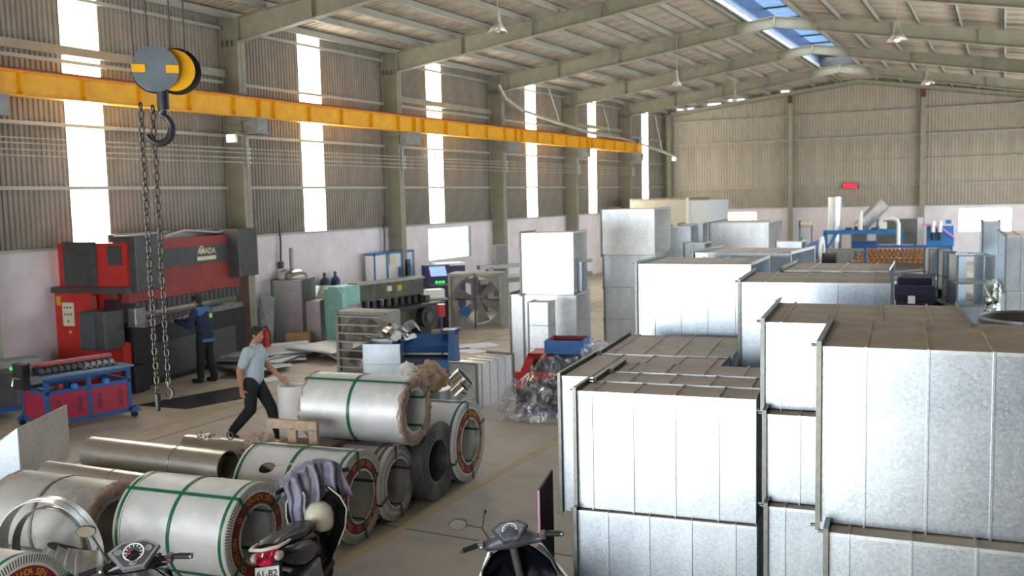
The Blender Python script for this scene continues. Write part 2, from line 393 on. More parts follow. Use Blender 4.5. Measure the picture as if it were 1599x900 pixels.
g_ = thing('window_8', None, None, kind='structure'); MB().box((XL-.09, GAP[0], GAP[2]), (XL-.07, GAP[1], GAP[3])).build('pane', M_dayw, g_)
# end wall ------------------------------------------------------------
W1 = (-13.45, -11.1, 1.5, 2.42); W2 = (-1.85, .33, 1.38, 2.45)
we = MB()
for x0, x1, z0, z1 in ((XL, W1[0], 0, BR), (W1[0], W1[1], 0, W1[2]), (W1[0], W1[1], W1[3], BR), (W1[1], W2[0], 0, BR), (W2[0], W2[1], 0, W2[2]), (W2[0], W2[1], W2[3], BR), (W2[1], XR, 0, BR)):
    we.box((x0, YE-.05, z0), (x1, YE+.1, z1))
wall_end = we.build('wall_far', M_brick, kind='structure')
MB().box((XL, YE-.12, BR-.02), (XR, YE+.1, BR+.04)).build('sill_flashing', M_girt, wall_end)
x = XL
while x < XR-.05:
    h = min(ztop(x), ztop(min(x+SW, XR)))+.3-BR
    c = corr(SW, h, 6).build('corrugated_sheet', M_end, wall_end); c.location = (x+SW, YE, BR+.04); c.rotation_euler = (0, 0, pi)
    x += SW
for z in (3.62, 4.79, 5.93, 7.10):
    for x0, x1 in ((XL, -9.5), (-9.3, -3.5), (-3.3, 2.6)):
        MB().box((x0, YE-.13, z-.035), (x1, YE-.05, z+.035)).build('girt', M_girt, wall_end)
for n, W in ((9, W1), (10, W2)):
    wo = thing('window_%d' % n, None, None, kind='structure')
    MB().box((W[0], YE+.02, W[2]), (W[1], YE+.04, W[3])).build('pane', M_dayw, wo)
    fr = MB()
    for i in range(4): xx = W[0]+(W[1]-W[0])*i/3; fr.box((xx-.02, YE-.04, W[2]), (xx+.02, YE+.02, W[3]))
    for zz in (W[2], W[3]): fr.box((W[0], YE-.04, zz-.015), (W[1], YE+.02, zz+.015))
    fr.build('window_frame', MATS['pale_window_steel'], wo)
# right wall with its long open doorway, rear wall with the big doors behind the camera
rw = MB()
rw.box((XR, YB, 5.0), (XR+.1, YE, 7.1)); rw.box((XR, YB, 0), (XR+.1, 11.5, 5.0)); rw.box((XR, 30.5, 0), (XR+.1, 34.5, 5.0)); rw.box((XR, 45.5, 0), (XR+.1, YE, 5.0))
rw.build('wall_right', M_clad, kind='structure')
bw = MB(); bw.box((XL, YB-.1, 0), (-12.5, YB, 8.7)); bw.box((-.3, YB-.1, 0), (XR, YB, 8.7)); bw.box((-12.5, YB-.1, 3.5), (-.3, YB, 8.7))
bw.build('wall_rear', M_clad, kind='structure')
# roof ------------------------------------------------------------------
ceil = thing('ceiling', None, None, kind='structure')
MX0, MX1 = -7.05, -5.45
def roof_sheet(x0, x1):
    mb = MB(); p = SW/4; us = []
    for i in range(4): b = i*p; us += [(b, 0), (b+.45*p, 0), (b+.58*p, .03), (b+.87*p, .03)]
    us.append((SW, 0)); n = len(us)
    vs = [(x0, u, ztop(x0)+.2+q) for u, q in us]+[(x1, u, ztop(x1)+.2+q) for u, q in us]
    return mb.add(vs, [(i, n+i, n+i+1, i+1) for i in range(n-1)])
pl = roof_sheet(-16.3, MX0).build('roof_sheet', M_roof, ceil); pr = roof_sheet(MX1, XR+.2).build('roof_sheet', M_roof, ceil)
y = YB; first = True
while y < YE:
    if first: pl.location.y = y; pr.location.y = y; first = False
    else:
        share(pl, ceil, (0, y, 0)); share(pr, ceil, (0, y, 0))
    y += SW
for side in (-1, 1):
    xs = []
    if side < 0:
        x = -15.7
        while x < MX0-.1: xs.append(x); x += 1.06
        xs.append(MX0+.03)
    else:
        x = MX1+.03
        while x < XR: xs.append(x); x += 1.06
    for x in xs:
        for i in range(len(FRAMES)):
            y0 = FRAMES[i-1] if i else YB
            mb = MB(); z = ztop(x); mb.box((0, 0, z), (.02, 1, z+.19)); mb.box((-.0, 0, z), (.075, 1, z+.02)); mb.box((-.06, 0, z+.175), (.02, 1, z+.19))
            pu = mb.build('purlin', M_girt, ceil); pu.location = (x, y0, 0); pu.scale = (1, FRAMES[i]-y0, 1)
# raised ridge ventilator with bluish translucent sheets
zr = 8.62
MB().box((MX0-.04, YB, zr+.02), (MX0, 42.1, zr+.75)).build('ventilator_cheek', mat('blue_grey_cheek', '6f84a6', .4, .3), ceil)
MB().box((MX1, YB, zr+.02), (MX1+.04, 42.1, zr+.75)).build('ventilator_cheek', MATS['blue_grey_cheek'], ceil)
mb = MB()
for i in range(60):
    y0 = YB+.785*i; mb.box((MX0-.3, y0, zr+.78), (MX1+.3, y0+.785, zr+.8)); mb.box((MX0-.3, y0+.35, zr+.74), (MX1+.3, y0+.39, zr+.78))
mb.build('ventilator_cap', M_sky, ceil, kind='stuff')
for i in range(-1, 21):
    MB().box((MX0-.1, YB+2.12*i+4, zr+.66), (MX1+.1, YB+2.12*i+4.06, zr+.72)).build('ventilator_bar', M_char, ceil)
MB().box((MX0-.2, 42.1, zr+.0), (MX1+.2, YE, zr+.3)).build('ridge_cap', M_roof, ceil)
MB().box((MX0-.1, 42.05, zr), (MX1+.1, 42.1, zr+.78)).build('ventilator_end', M_char, ceil)
for x0, x1 in ((-15.2, -14.3), (-13.8, -12.9), (-12.5, -11.7), (-9.9, -9.5)):
    MB().box((x0, YE-.12, ztop((x0+x1)/2)+.06), (x1, YE-.08, ztop((x0+x1)/2)+.13)).build('daylight_gap', M_slit, ceil)
MB().box((XL, YE+.0, BR), (XR, YE+.1, BR+.01)).build('far_closure', M_girt, ceil)
for x0, x1 in ((XL, RX), (RX, XR)):
    mb = MB(); mb.add([(x0, YE+.06, ztop(x0)-.2), (x1, YE+.06, ztop(x1)-.2), (x1, YE+.06, ztop(x1)+.26), (x0, YE+.06, ztop(x0)+.26)], [(0, 1, 2, 3)]); mb.build('gable_closure', M_end, ceil)
# steel portal frames ------------------------------------------------------
def ibeam(mb, pts_top, pts_bot, y, wid, tw=.012, tf=.016):
    """plate girder in the XZ plane at y"""
    n = len(pts_top)
    for i in range(n-1):
        (xa, za), (xb, zb) = pts_top[i], pts_top[i+1]; (xc, zc), (xd, zd) = pts_bot[i], pts_bot[i+1]
        mb.add([(xa, y-tw/2, za), (xb, y-tw/2, zb), (xd, y-tw/2, zd), (xc, y-tw/2, zc), (xa, y+tw/2, za), (xb, y+tw/2, zb), (xd, y+tw/2, zd), (xc, y+tw/2, zc)], [(0, 3, 2, 1), (4, 5, 6, 7)])
        for (p, q, dz) in (((xa, za), (xb, zb), -tf), ((xc, zc), (xd, zd), tf)):
            mb.add([(p[0], y-wid/2, p[1]), (q[0], y-wid/2, q[1]), (q[0], y+wid/2, q[1]), (p[0], y+wid/2, p[1]), (p[0], y-wid/2, p[1]+dz), (q[0], y-wid/2, q[1]+dz), (q[0], y+wid/2, q[1]+dz), (p[0], y+wid/2, p[1]+dz)],
                   [(0, 1, 2, 3), (7, 6, 5, 4), (0, 4, 5, 1), (1, 5, 6, 2), (2, 6, 7, 3), (3, 7, 4, 0)])
names = ['nearest the camera, its rafter just above the picture', 'whose rafter leaves the picture at the top left', 'second from the left, its knee above the yellow beam', 'third from the left, crossing under the blue skylight', 'fourth in view, beyond the skylight opening', 'last full frame before the far wall']
for i, y in enumerate(FRAMES[:-1]):
    t = thing('portal_frame', 'steel portal frame '+names[i], 'steel frame', (0, y, 0), 0, 'steel portal frames')
    mb = MB(); X0, X1 = -15.97, -15.42
    mb.box((X0, -.006, 0), (X1, .006, ztop(X1))); mb.box((X0, -.11, 0), (X0+.016, .11, ztop(X0))); mb.box((X1-.016, -.11, 0), (X1, .11, zbot(X1)+.02)); mb.box((X0-.0, -.16, 0), (X1+.08, .16, .025))
    for sz in (2.4, 5.2): mb.box((X0, -.1, sz), (X1, .1, sz+.012))
    mb.build('column', M_frame, t)
    mb = MB(); xs = [X1, -13.3, -11.15, -9.2, -7.3, RX]; ibeam(mb, [(x, ztop(x)) for x in xs], [(x, zbot(x)) for x in xs], 0, .2); mb.build('rafter', M_frame, t)
    mb = MB(); xs = [RX, -5, -2.9, -.7, 1.4, XR-.65]; ibeam(mb, [(x, ztop(x)) for x in xs], [(x, zbot(x)) for x in xs], 0, .2); mb.build('rafter', M_frame, t)
    mb = MB(); mb.box((XR-.65, -.006, 0), (XR-.05, .006, 6.8)); mb.box((XR-.65, -.11, 0), (XR-.634, .11, 6.55)); mb.build('column', M_frame, t)
    for x in (X1, -13.3, -11.15, -9.2, -7.3, RX, -5, -2.9, -.7, 1.4):
        s_ = .02 if x in (X1, RX) else .011
        MB().box((x-s_, -.1, zbot(x)-.01), (x+s_, .1, ztop(x))).build('stiffener_plate', M_frame, t)
    mb = MB()
    for dx in (.06, .2, .34, .5):
        for dy in (-.06, .06): mb.cyl((X0+dx, dy, 6.98), (X0+dx, dy, 7.12), .014, n=6)
    mb.build('bolt_row', M_char, t, kind='stuff')
t = thing('gable_truss', 'slim steel gable rafter along the top of the far wall', 'steel frame', (0, 48.3, 0))
for xs in ([-15.5, -11, RX], [RX, -1.5, XR-.4]):
    mb = MB(); ibeam(mb, [(x, ztop(x)+.02) for x in xs], [(x, ztop(x)-.2) for x in xs], 0, .14); mb.build('rafter', M_frame, t)
for lab, x in (('left-hand slim steel post standing against the far wall, above the bright low window', -9.4), ('right-hand slim steel post standing against the far wall, beside the blue air-filter machine', -3.4)):
    t = thing('gable_post', lab, 'steel post', (x, 48.3, 0)); h = ztop(x)-.2
    mb = MB(); mb.box((-.1, -.1, 0), (.1, -.088, h)); mb.box((-.1, .088, 0), (.1, .1, h)); mb.box((-.005, -.09, 0), (.005, .09, h)); mb.build('post', M_frame, t)
    MB().box((-.11, -.115, h-.35), (.11, -.1, h)).build('cleat', mat('rust_primer', '6a3a28', .7), t, label='rusty red cleat plate')
t = thing('corner_post', 'slim steel post in the far left corner of the hall', 'steel post', (-15.6, 48.25, 0)); MB().box((-.12, -.08, 0), (.12, .08, 7.5)).build('post', M_frame, t)
# crane runway ------------------------------------------------------------
t = thing('crane_runway_beam', 'long yellow crane runway beam along the left wall', 'crane beam', (-15.0, 0, 0))
mb = MB(); mb.box((-.11, 2, 5.33), (.11, 41.6, 5.352)); mb.box((-.008, 2, 5.34), (.008, 41.6, 5.75)); mb.box((-.11, 2, 5.73), (.11, 41.6, 5.752)); mb.build('girder', M_yel, t)
MB().box((-.13, 2, 5.753), (.13, 41.6, 5.775)).build('top_plate', M_yeld, t, label='orange red edge of the top flange')
MB().box((-.03, 2, 5.775), (.03, 41.5, 5.815)).build('rail', M_char, t)
y = 3.2; pv = None
while y < 41.6:
    pv_ = MB().box((-.1, -.006, 5.35), (.1, .006, 5.73)).build('stiffener', M_yel, t) if pv is None else share(pv, t)
    pv = pv or pv_; pv_.location.y = y; y += 1.27
MB().box((-.12, 41.5, 5.75), (.12, 41.62, 5.98)).build('end_stop', M_char, t)
for i, y in enumerate(FRAMES[:-1]):
    MB().box((-.12, y-.02, 5.33), (.12, y+.02, 5.77)).build('splice_plate', M_yel, t)
    b = thing('crane_bracket', 'grey box bracket under the yellow crane beam on the %s column' % ['hidden nearest', 'leftmost visible', 'second visible', 'third visible', 'fourth visible', 'fifth visible'][i], 'bracket', (-15.2, y, 0), 0, 'crane beam brackets')
    bm_ = mat('bracket_grey', '8d9291', .55, .1)
    MB().box((-.24, -.17, 4.98), (.34, .17, 5.02)).build('base_plate', bm_, b); MB().box((-.24, -.05, 4.98), (.3, .05, 5.3)).build('web_plate', bm_, b); MB().box((-.24, -.17, 5.29), (.34, .17, 5.33)).build('cap_plate', bm_, b)
    MB().box((.08, -.16, 5.02), (.32, .16, 5.29)).build('box_plate', bm_, b)
    ins = thing('insulator_stack', 'white insulator stack holding conductor rails on the %s column' % ['hidden nearest', 'leftmost visible', 'second visible', 'third visible', 'fourth visible', 'fifth visible'][i], 'insulator', (-15.38, y, 0), 0, 'insulator stacks on the columns')
    MB().box((-.02, -.03, 4.25), (.02, .03, 4.92)).build('bar', M_girt, ins)
    for z in (4.345, 4.448, 4.563, 4.653):
        MB().lathe([(.0, 0), (.03, 0), (.02, .03), (.032, .05), (.018, .08), (0, .08)], 8, (0.02, 0, z), (1, 0, 0)).build('insulator', M_white, ins)
for k_, z in enumerate((4.345, 4.448, 4.563, 4.653)):
    tag(MB().box((-15.31, 4, z-.009), (-15.29, 42, z+.009)).build('conductor_rail', M_girt), '%s of the four thin conductor rails running along the left columns' % ['lowest', 'second lowest', 'second highest', 'highest'][k_], 'rail', 'conductor rails')
# wall flood lights and other fittings on the columns
def flood(lab, loc, rz):
    t = thing('flood_light', lab, 'lamp', loc, rz); MB().tube([(0, 0, 0), (.15, -.1, .05), (.4, -.12, 0), (.5, -.12, -.05)], .02).build('arm', M_pipe, t)
    MB().bev((.42, -.22, -.18), (.62, -.02, 0), .02).build('lamp_head', M_white, t); MB().box((.625, -.2, -.16), (.63, -.04, -.02)).build('lens', M_glow, t); return t
flood('white flood light on a bent arm on the leftmost column', (-15.4, 16.6, 4.95), R(-60))
f = flood('lit flood light glaring beside the second visible wall strip', (-15.85, 26.0, 4.85), R(-80))
f = flood('lit flood light at the far left corner where the slanting conduit ends', (-14.9, 47.9, 5.3), R(-90))
t = thing('slanting_conduit', 'grey conduit slanting from the third column down to the far corner', 'conduit')
MB().tube([(-15.3, 28.9, 7.25), (-15.2, 29.2, 6.8), (-15.0, 30, 6.45), (-15, 33, 6.2), (-15, 36.5, 5.95), (-15, 39.7, 5.9), (-15, 42, 5.78), (-14.95, 45.5, 5.5), (-14.9, 47.7, 5.25)], .055, 10).build('pipe', M_pipe, t)
for (y, z) in ((33.2, 6.2), (38.5, 5.92), (45.4, 5.5)): MB().cyl((-15, y, z), (-15.3, y-.3, 7.5), .008, n=5).build('hanger_wire', M_girt, t)
def drop(lab, x, y, z0, z1):
    t = thing('cable_drop', lab, 'cable'); MB().tube([(x, y, z1), (x, y+.03, (z0+z1)/2), (x, y, z0)], .025, 6).build('conduit', M_char, t); MB().bev((x-.05, y-.06, z0-.15), (x+.05, y+.06, z0+.02), .01).build('socket_box', M_char, t)
drop('dark cable drop hanging on the low wall between press brake and shear', -15.85, 18.2, 1.95, 3.0)
drop('cable drop with socket on the second visible column above the cabinets', -15.82, 22.6, 1.85, 3.0)
# pendant lamps --------------------------------------------------------------
def pendant(lab, x, y, z, r, on):
    t = thing('pendant_lamp', lab, 'lamp', (x, y, z), 0, 'high bay lamps')
    ztp = ztop(x)+.2 - z
    mb = MB(); mb.lathe([(r*.3, .30), (r*.36, .22), (r*.42, .18), (r, 0), (r*.97, 0), (r*.4, .16), (r*.3, .2)], 24); mb.build('lamp_shade', M_lamp, t)
    MB().cyl((0, 0, .22), (0, 0, .46), r*.3, r*.26, 12).build('gear_housing', M_lamp, t)
    MB().tube([(0, 0, .44), (0, 0, ztp)], .012, 6).build('chain_rod', M_lamp, t)
    MB().ell((0, 0, .07), (r*.3, r*.3, r*.35), 12, 8).build('bulb', M_glow if on else M_white, t)
pendant('small dark high bay lamp hanging top centre left', -9.2, 17.4, 6.75, .2, False)
pendant('large silver high bay lamp at the upper right, nearest', -2.3, 24.3, 6.85, .24, True)
pendant('silver high bay lamp at the upper right, further back', -2.4, 35.8, 6.95, .24, True)
pendant('small high bay lamp hanging over the middle of the roof, second row', -9.1, 29.0, 6.75, .16, True)
pendant('smallest distant high bay lamp near the left gable post', -9.6, 38.2, 7.0, .15, False)
# red LED sign on the far wall
t = thing('led_sign', 'small glowing red sign on the far wall', 'sign', (-6.6, YE-.16, 3.62)); MB().bev((-.35, -.03, -.14), (.35, .03, .14), .01).build('housing', M_char, t); MB().box((-.31, -.036, -.1), (.31, -.032, .1)).build('display', M_ledr, t)
# overhead crane whose ropes hang into view ------------------------------------
t = thing('overhead_crane', 'yellow overhead crane girder above the camera view', 'crane', (0, 3.55, 0))
MB().box((-15.1, -.25, 6.0), (XR-.6, .25, 6.6)).build('girder', M_yel, t); MB().bev((-4.6, -.5, 5.85), (-3.3, .5, 6.5), .05).build('trolley', M_yel, t); MB().box((-15.15, -1.2, 5.82), (-14.85, 1.2, 6.1)).build('end_carriage', M_yel, t)
hk = thing('hook_block', 'steel pulley block with hook hanging from four wire ropes', 'hook block', (-3.9, 3.59, 4.10), R(50))
MB().cyl((0, -.055, 0), (0, -.035, 0), .115, n=40).build('cheek_plate', mat('blue_grey_cheek_plate', '77848f', .4, .3), hk); MB().cyl((0, .035, 0), (0, .055, 0), .115, n=40).build('cheek_plate', M_blk, hk)
MB().cyl((0, -.03, 0), (0, .03, 0), .1, n=36).build('sheave', M_char, hk)
MB().cyl((.09, -.02, 0), (.09, .03, 0), .105, n=36).build('sheave_guard', M_yel, hk); MB().cyl((.11, .03, 0), (.11, .05, 0), .12, n=36).build('sheave', M_blk, hk)
MB().box((-.115, -.058, -.02), (-.05, -.0555, .02)).build('warning_mark', M_yel, hk); MB().box((.05, -.058, -.02), (.112, -.0555, .02)).build('warning_mark', M_yel, hk)
for x, y in ((-.1, 0), (-.03, 0), (.08, .01), (.15, .01)): MB().cyl((x, y, .02), (x*1.1, y, 1.9), .0045, n=6).build('wire_rope', M_char, hk)
mb = MB(); mb.cyl((.03, 0, -.2), (.03, 0, -.09), .03, n=12); hp = []
for i in range(15):
    a = R(80)-i*R(235)/14; hp.append((.0+.065*cos(a), 0, -.3+.075*sin(a)))
mb.tube([(.03, 0, -.2)]+hp, [.024]+[.022-.0009*abs(i-6) for i in range(15)], 10); mb.build('hook', mat('blue_grey_hook', '3c4046', .45, .5), hk)
def link(mb, c, ang, L=.05, W=.034, r=.0052, tilt=0):
    pts = []
    hl, hw = L/2-W/2, W/2-r
    for i in range(6): a = pi*i/5; pts.append((hw*cos(a), 0, hl+hw*sin(a)))
    for i in range(6): a = pi+pi*i/5; pts.append((hw*cos(a), 0, -hl+hw*sin(a)))
    m = s = mb.m; mb.m = T(*c) @ Matrix.Rotation(ang, 4, 'Z'); mb.tube(pts, r, 6, closed=True); mb.m = s
M_chain = mat('chain_steel', '57524c', .4, .7, .2, 40)
def chain_leg(lab, x, y, z0, z1, end):
    t = thing('chain_sling_leg', lab, 'chain', (x, y, z0), 0, 'chain sling legs'); base = None; n = int((z1-z0)/.0385)
    for i in range(n):
        if base is None:
            mb = MB(); link(mb, (0, 0, 0), 0); base = mb.build('chain_link', M_chain, t); c = base
        else: c = share(base, t)
        c.location = (.002*sin(i*.7), 0, .08+i*.0385); c.rotation_euler = (0, 0, R(90)*(i % 2)+.3)
    if end == 'hook':
        hp = [(.03*cos(a), .0, .02+.03*sin(a)) for a in [R(90)-R(260)*i/12 for i in range(13)]]
        MB().tube([(0, 0, .08)]+hp, .009, 8).build('end_hook', M_chain, t)
    else: MB().cap((0, 0, 0), (0, 0, .08), .012, .016, 10).build('end_ring', M_blk, t)
dirn = Vector((cos(R(46)), sin(R(46)), 0))
chain_leg('left leg of the hanging chain sling, ending in a dark stub', -3.955, 3.53, 2.33, 3.9, 'stub')
chain_leg('right leg of the hanging chain sling, ending in an open hook', -3.915, 3.572, 2.395, 3.86, 'hook')

# ------------------------------------------------------------------ rectangular ventilation ducts
M_flange = mat('duct_flange_steel', '83857f', .4, .7, .1, 20)
def ring_section(D, h, l, th=.004):
    """one sheet-metal section: rectangular tube, local x along its length"""
    mb = MB(); o = [(0, 0), (D, 0), (D, h), (0, h)]; i_ = [(th, th), (D-th, th), (D-th, h-th), (th, h-th)]
    vs = [(x, y, z) for x in (0, l) for (y, z) in o]+[(x, y, z) for x in (0, l) for (y, z) in i_]
    fs = []
    for k in range(4):
        j = (k+1) % 4
        fs += [(k, 4+k, 4+j, j)[::-1], (8+k, 8+j, 12+j, 12+k)[::-1], (k, j, 8+j, 8+k)[::-1], (4+k, 12+k, 12+j, 4+j)[::-1]]
    return mb.add(vs, fs)
def rect_ring(D, h, out, x0, x1, inn=0.0):
    mb = MB()
    mb.box((x0, -out, -out), (x1, inn, h+out)); mb.box((x0, D-inn, -out), (x1, D+out, h+out)); mb.box((x0, 0, h-inn), (x1, D, h+out)); mb.box((x0, 0, -out), (x1, D, inn)); return mb
def duct(label, x, y, ang, L, D, z0, z1, first=.2, m=None, sm=.3, grp=None, bolts=True, fl=.035, noribs=False, dust=True):
    z0 += 0.0; h = z1-z0-.005; m = m or M_galv
    t = thing('rectangular_duct', label, 'duct', (x, y, z0), R(ang), grp)
    cuts = [0]; c = first
    while c < L-.04: cuts.append(c); c += sm
    cuts.append(L); full = None
    for a, b in zip(cuts, cuts[1:]):
        if full is not None and abs((b-a)-sm) < 1e-5: s_ = share(full, t, (a, 0, 0))
        else:
            s_ = ring_section(D, h, b-a).build('duct_section', m, t); s_.location.x = a
            if dust: s_.data.materials.append(M_dusty); s_.data.polygons[8].material_index = 1      # settled dust on the upper side
            if abs((b-a)-sm) < 1e-5: full = s_
    rib = None
    if not noribs:
        for a in cuts[1:-1]:
            if rib is None:
                rib = rect_ring(D, h, .011, -.0055, .0055).build('standing_seam', m, t); r_ = rib; rib.data.materials.append(M_dusty)
                for q_ in range(12, 18): rib.data.polygons[q_].material_index = 1
            else: r_ = share(rib, t)
            r_.location.x = a
    MB().box((0, -.005, h-.012), (L, .004, h+.007)).build('bright_edge_strip', M_galvw, t)  # added pale strip, draws the bright line where the top edge catches light
    f = rect_ring(D, h, fl, -.004, 0).build('end_flange', M_flange, t)
    mb = MB(); mb.box((.0, -.004, h), (.03, D+.004, h+.004)); mb.box((-.004, -fl-.003, -fl), (.022, -fl, h+fl)); mb.box((-.004, -fl, h+fl), (.022, D+fl, h+fl+.003)); mb.build('flange_lip', M_flange, t)
    g = share(f, t, (L+.004, 0, 0)); g.name = 'end_flange.001'
    if bolts:
        b0 = None
        for xx in (-.012, ):
            for yy, zz in ((-.015, -.015), (D+.015, -.015), (-.015, h+.015), (D+.015, h+.015)):
                if b0 is None: b0 = MB().cyl((-.018, 0, 0), (.02, 0, 0), .009, n=6).build('corner_bolt', M_dst, t); q = b0
                else: q = share(b0, t)
                q.location = (xx, yy, zz)
    return t
G1, G2, G3 = 'ducts stacked in the front right block', 'ducts stacked in the middle of the hall', 'ducts in the left tall stacks'
# E: three deep, on a lower layer
A = 7.0
def off(x, y, ang, dx, dy): a = R(ang); return x+dx*cos(a)-dy*sin(a), y+dx*sin(a)+dy*cos(a)
duct('bright duct at centre bottom, upper of the front pair, five panels wide', -2.736, 6.224, A, 1.285, .375, 1.135, 2.0, .13, grp=G1)
duct('thin duct directly behind the centre front duct, same height', -2.735, 6.612, 6.7, 1.30, .38, 1.135, 2.003, .26, grp=G1)
duct('third duct behind the centre front duct, with flange clips at its left end', -2.748, 7.005, 7.2, 1.285, .44, 1.135, 2.006, .12, grp=G1)
duct('bluish lower duct at the bottom centre, cut by the picture edge', -2.724, 6.172, A, 1.29, .9, .01, 1.13, .245, grp=G1)
duct('lower duct behind the bottom centre duct, nearly hidden', -2.78, 7.1, A, 1.27, .6, .01, 1.13, .1, grp=G1)
# B
duct('white duct sticking out left behind the centre front duct', -3.345, 7.292, 6.5, 1.27, 1.16, .70, 1.88, .27, grp=G1)
duct('brown dusty topped duct behind the one that sticks out left', -3.445, 8.46, 7.5, 1.27, 1.30, .70, 1.885, .12, grp=G1)
duct('short grey duct in shadow under the white one at centre left', -3.25, 7.33, 6.5, 1.2, 1.1, .01, .69, .2, grp=G1)
duct('lower duct under the dusty topped one, hidden at the back', -3.4, 8.5, 7.5, 1.2, 1.2, .01, .69, .2, grp=G1)
# F (front right), three high
duct('largest grey duct at the right front, top of its stack', -.861, 5.171, 5.0, 1.27, 1.13, 1.625, 2.58, .24, grp=G1)
duct('blue grey duct directly under the largest duct at the right front', -.797, 5.03, 5.0, 1.27, 1.2, .76, 1.62, .12, grp=G1)
duct('duct at the foot of the front right stack', -.80, 5.03, 5.0, 1.27, 1.2, .01, .755, .2, grp=G1)
# G
duct('long dusty topped duct left of the largest duct, top of its stack', -1.363, 6.101, 6.3, 1.21, 1.17, 2.012, 2.57, .12, grp=G1)
duct('white second duct down in the stack left of the largest duct', -1.317, 5.945, 6.3, 1.21, 1.2, 1.45, 2.008, .22, grp=G1)
duct('blue grey third duct down in the stack left of the largest duct', -1.286, 5.848, 6.3, 1.21, 1.25, .72, 1.445, .12, grp=G1)
duct('duct at the foot of the stack left of the largest duct', -1.286, 5.86, 6.3, 1.21, 1.25, .01, .715, .12, grp=G1)
# H, K
duct('bright duct with open right end, behind the long dusty topped duct', -2.104, 8.492, 6.5, 1.27, 1.17, 1.74, 2.60, .24, grp=G1)
duct('second duct down under the bright one with the open right end', -2.104, 8.492, 6.5, 1.27, 1.17, .87, 1.735, .1, grp=G1)
duct('duct at the foot under the bright one with the open right end', -2.104, 8.492, 6.5, 1.27, 1.17, .01, .865, .2, grp=G1)
duct('dusty topped duct just behind the bright open-ended duct', -2.0, 9.83, 3, 1.02, 1.12, 1.74, 2.605, .25, grp=G2)
duct('lower duct beneath the dusty topped one behind the open-ended duct', -2.0, 9.83, 3, 1.02, 1.12, .87, 1.735, .25, grp=G2)
duct('foot duct beneath the dusty topped one behind the open-ended duct', -2.0, 9.83, 3, 1.02, 1.12, .01, .865, .25, grp=G2)
# I
duct('big blown-out white duct in the middle, top of three', -3.704, 10.224, 3.5, 1.29, 1.25, 1.74, 2.62, .215, grp=G2)
duct('second duct under the big white middle duct', -3.69, 10.224, 3.5, 1.29, 1.25, .87, 1.735, .2, grp=G2)
duct('foot duct under the big white middle duct', -3.69, 10.224, 3.5, 1.29, 1.25, .01, .865, .2, grp=G2)
# L
duct('duct with open right end and dividers, behind the big white middle duct', -3.665, 12.332, -2.5, 1.29, 1.33, 1.74, 2.62, .215, grp=G2)
duct('second duct under the open one behind the big white middle duct', -3.665, 12.332, -2.5, 1.29, 1.33, .87, 1.735, .215, grp=G2)
duct('foot duct under the open one behind the big white middle duct', -3.665, 12.332, -2.5, 1.29, 1.33, .01, .865, .215, grp=G2)
# M stack (left tall), N stack
duct('white plain duct atop the left tall stack, small frames inside its open end', -7.93, 15.66, 9.5, 1.02, 1.0, 1.615, 2.75, 2, M_galvw, grp=G3)
duct('tall duct at the foot of the left tall stack, dark open right end', -7.87, 15.62, 9.5, 1.02, 1.02, .01, 1.61, 2, M_galvw, grp=G3)
duct('narrow grey panel duct at the left foot of the left tall stack', -8.2, 15.72, 9.5, .29, .9, .01, 1.6, 2, M_galvw, grp=G3, bolts=False)
duct('grey duct frame standing inside the open top duct of the left stack', -7.25, 15.95, 14, .3, .2, 1.635, 2.28, 2, grp='small duct frames in the open duct', bolts=False, fl=.02)
duct('second grey duct frame inside the open top duct, nearer its edge', -7.08, 16.25, 14, .12, .32, 1.635, 2.18, 2, grp='small duct frames in the open duct', bolts=False, fl=.02)
for k, nm in enumerate(('bottom', 'second', 'third', 'top')):
    duct('%s small pale duct of the four piled against the left tall stack' % nm, -7.22, 14.5, 9.5, .36, .45, .02+.4*k, .41+.4*k, 2, M_galvw, grp='four small piled ducts', bolts=False, fl=.012)
duct('whitest tall duct on top of the centre left stack', -7.82, 19.385, 7, 1.19, 1.75, 2.11, 3.10, .4, M_galvw, sm=.62, grp=G3)
duct('blue grey duct second from the top of the centre left stack', -7.78, 19.37, 7, 1.19, 1.75, 1.41, 2.10, .17, grp=G3)
duct('blue grey duct third from the top of the centre left stack', -7.76, 19.36, 7, 1.19, 1.75, .71, 1.40, .3, grp=G3)
duct('blue grey duct at the foot of the centre left stack', -7.76, 19.36, 7, 1.19, 1.75, .01, .70, .3, grp=G3)
duct('shadowed open duct right of the whitest tall duct, front one', -7.4, 22.6, 8, .62, .95, 1.3, 2.6, .3, grp='open shadowed ducts behind'); duct('foot of the shadowed open duct, front one', -7.4, 22.6, 8, .62, .95, .01, 1.29, .3, grp='open shadowed ducts behind')
duct('shadowed open duct to the right of the whitest tall duct, rear one', -7.4, 23.62, 8, .62, .9, 1.3, 2.63, .3, grp='open shadowed ducts behind'); duct('foot of the shadowed open duct, rear one', -7.4, 23.62, 8, .62, .9, .01, 1.29, .3, grp='open shadowed ducts behind')
duct('shining duct with divided open end in the far middle', -6.916, 24.742, 5, 1.54, 2.9, 1.72, 2.62, .36, M_galvw, sm=.36, grp=G2)
duct('foot duct under the shining duct in the far middle', -6.916, 24.742, 5, 1.54, 2.9, .01, 1.71, .36, M_galvw, sm=.36, grp=G2)
duct('small open frame duct left of the shining far duct', -6.55, 21.3, 0, .5, .5, .01, 2.27, 2, grp='small frames in the middle', bolts=False); duct('small pale open frame right of the shining far duct', -4.9, 23.4, 0, .62, .5, .01, 2.2, 2, grp='small frames in the middle', bolts=False)
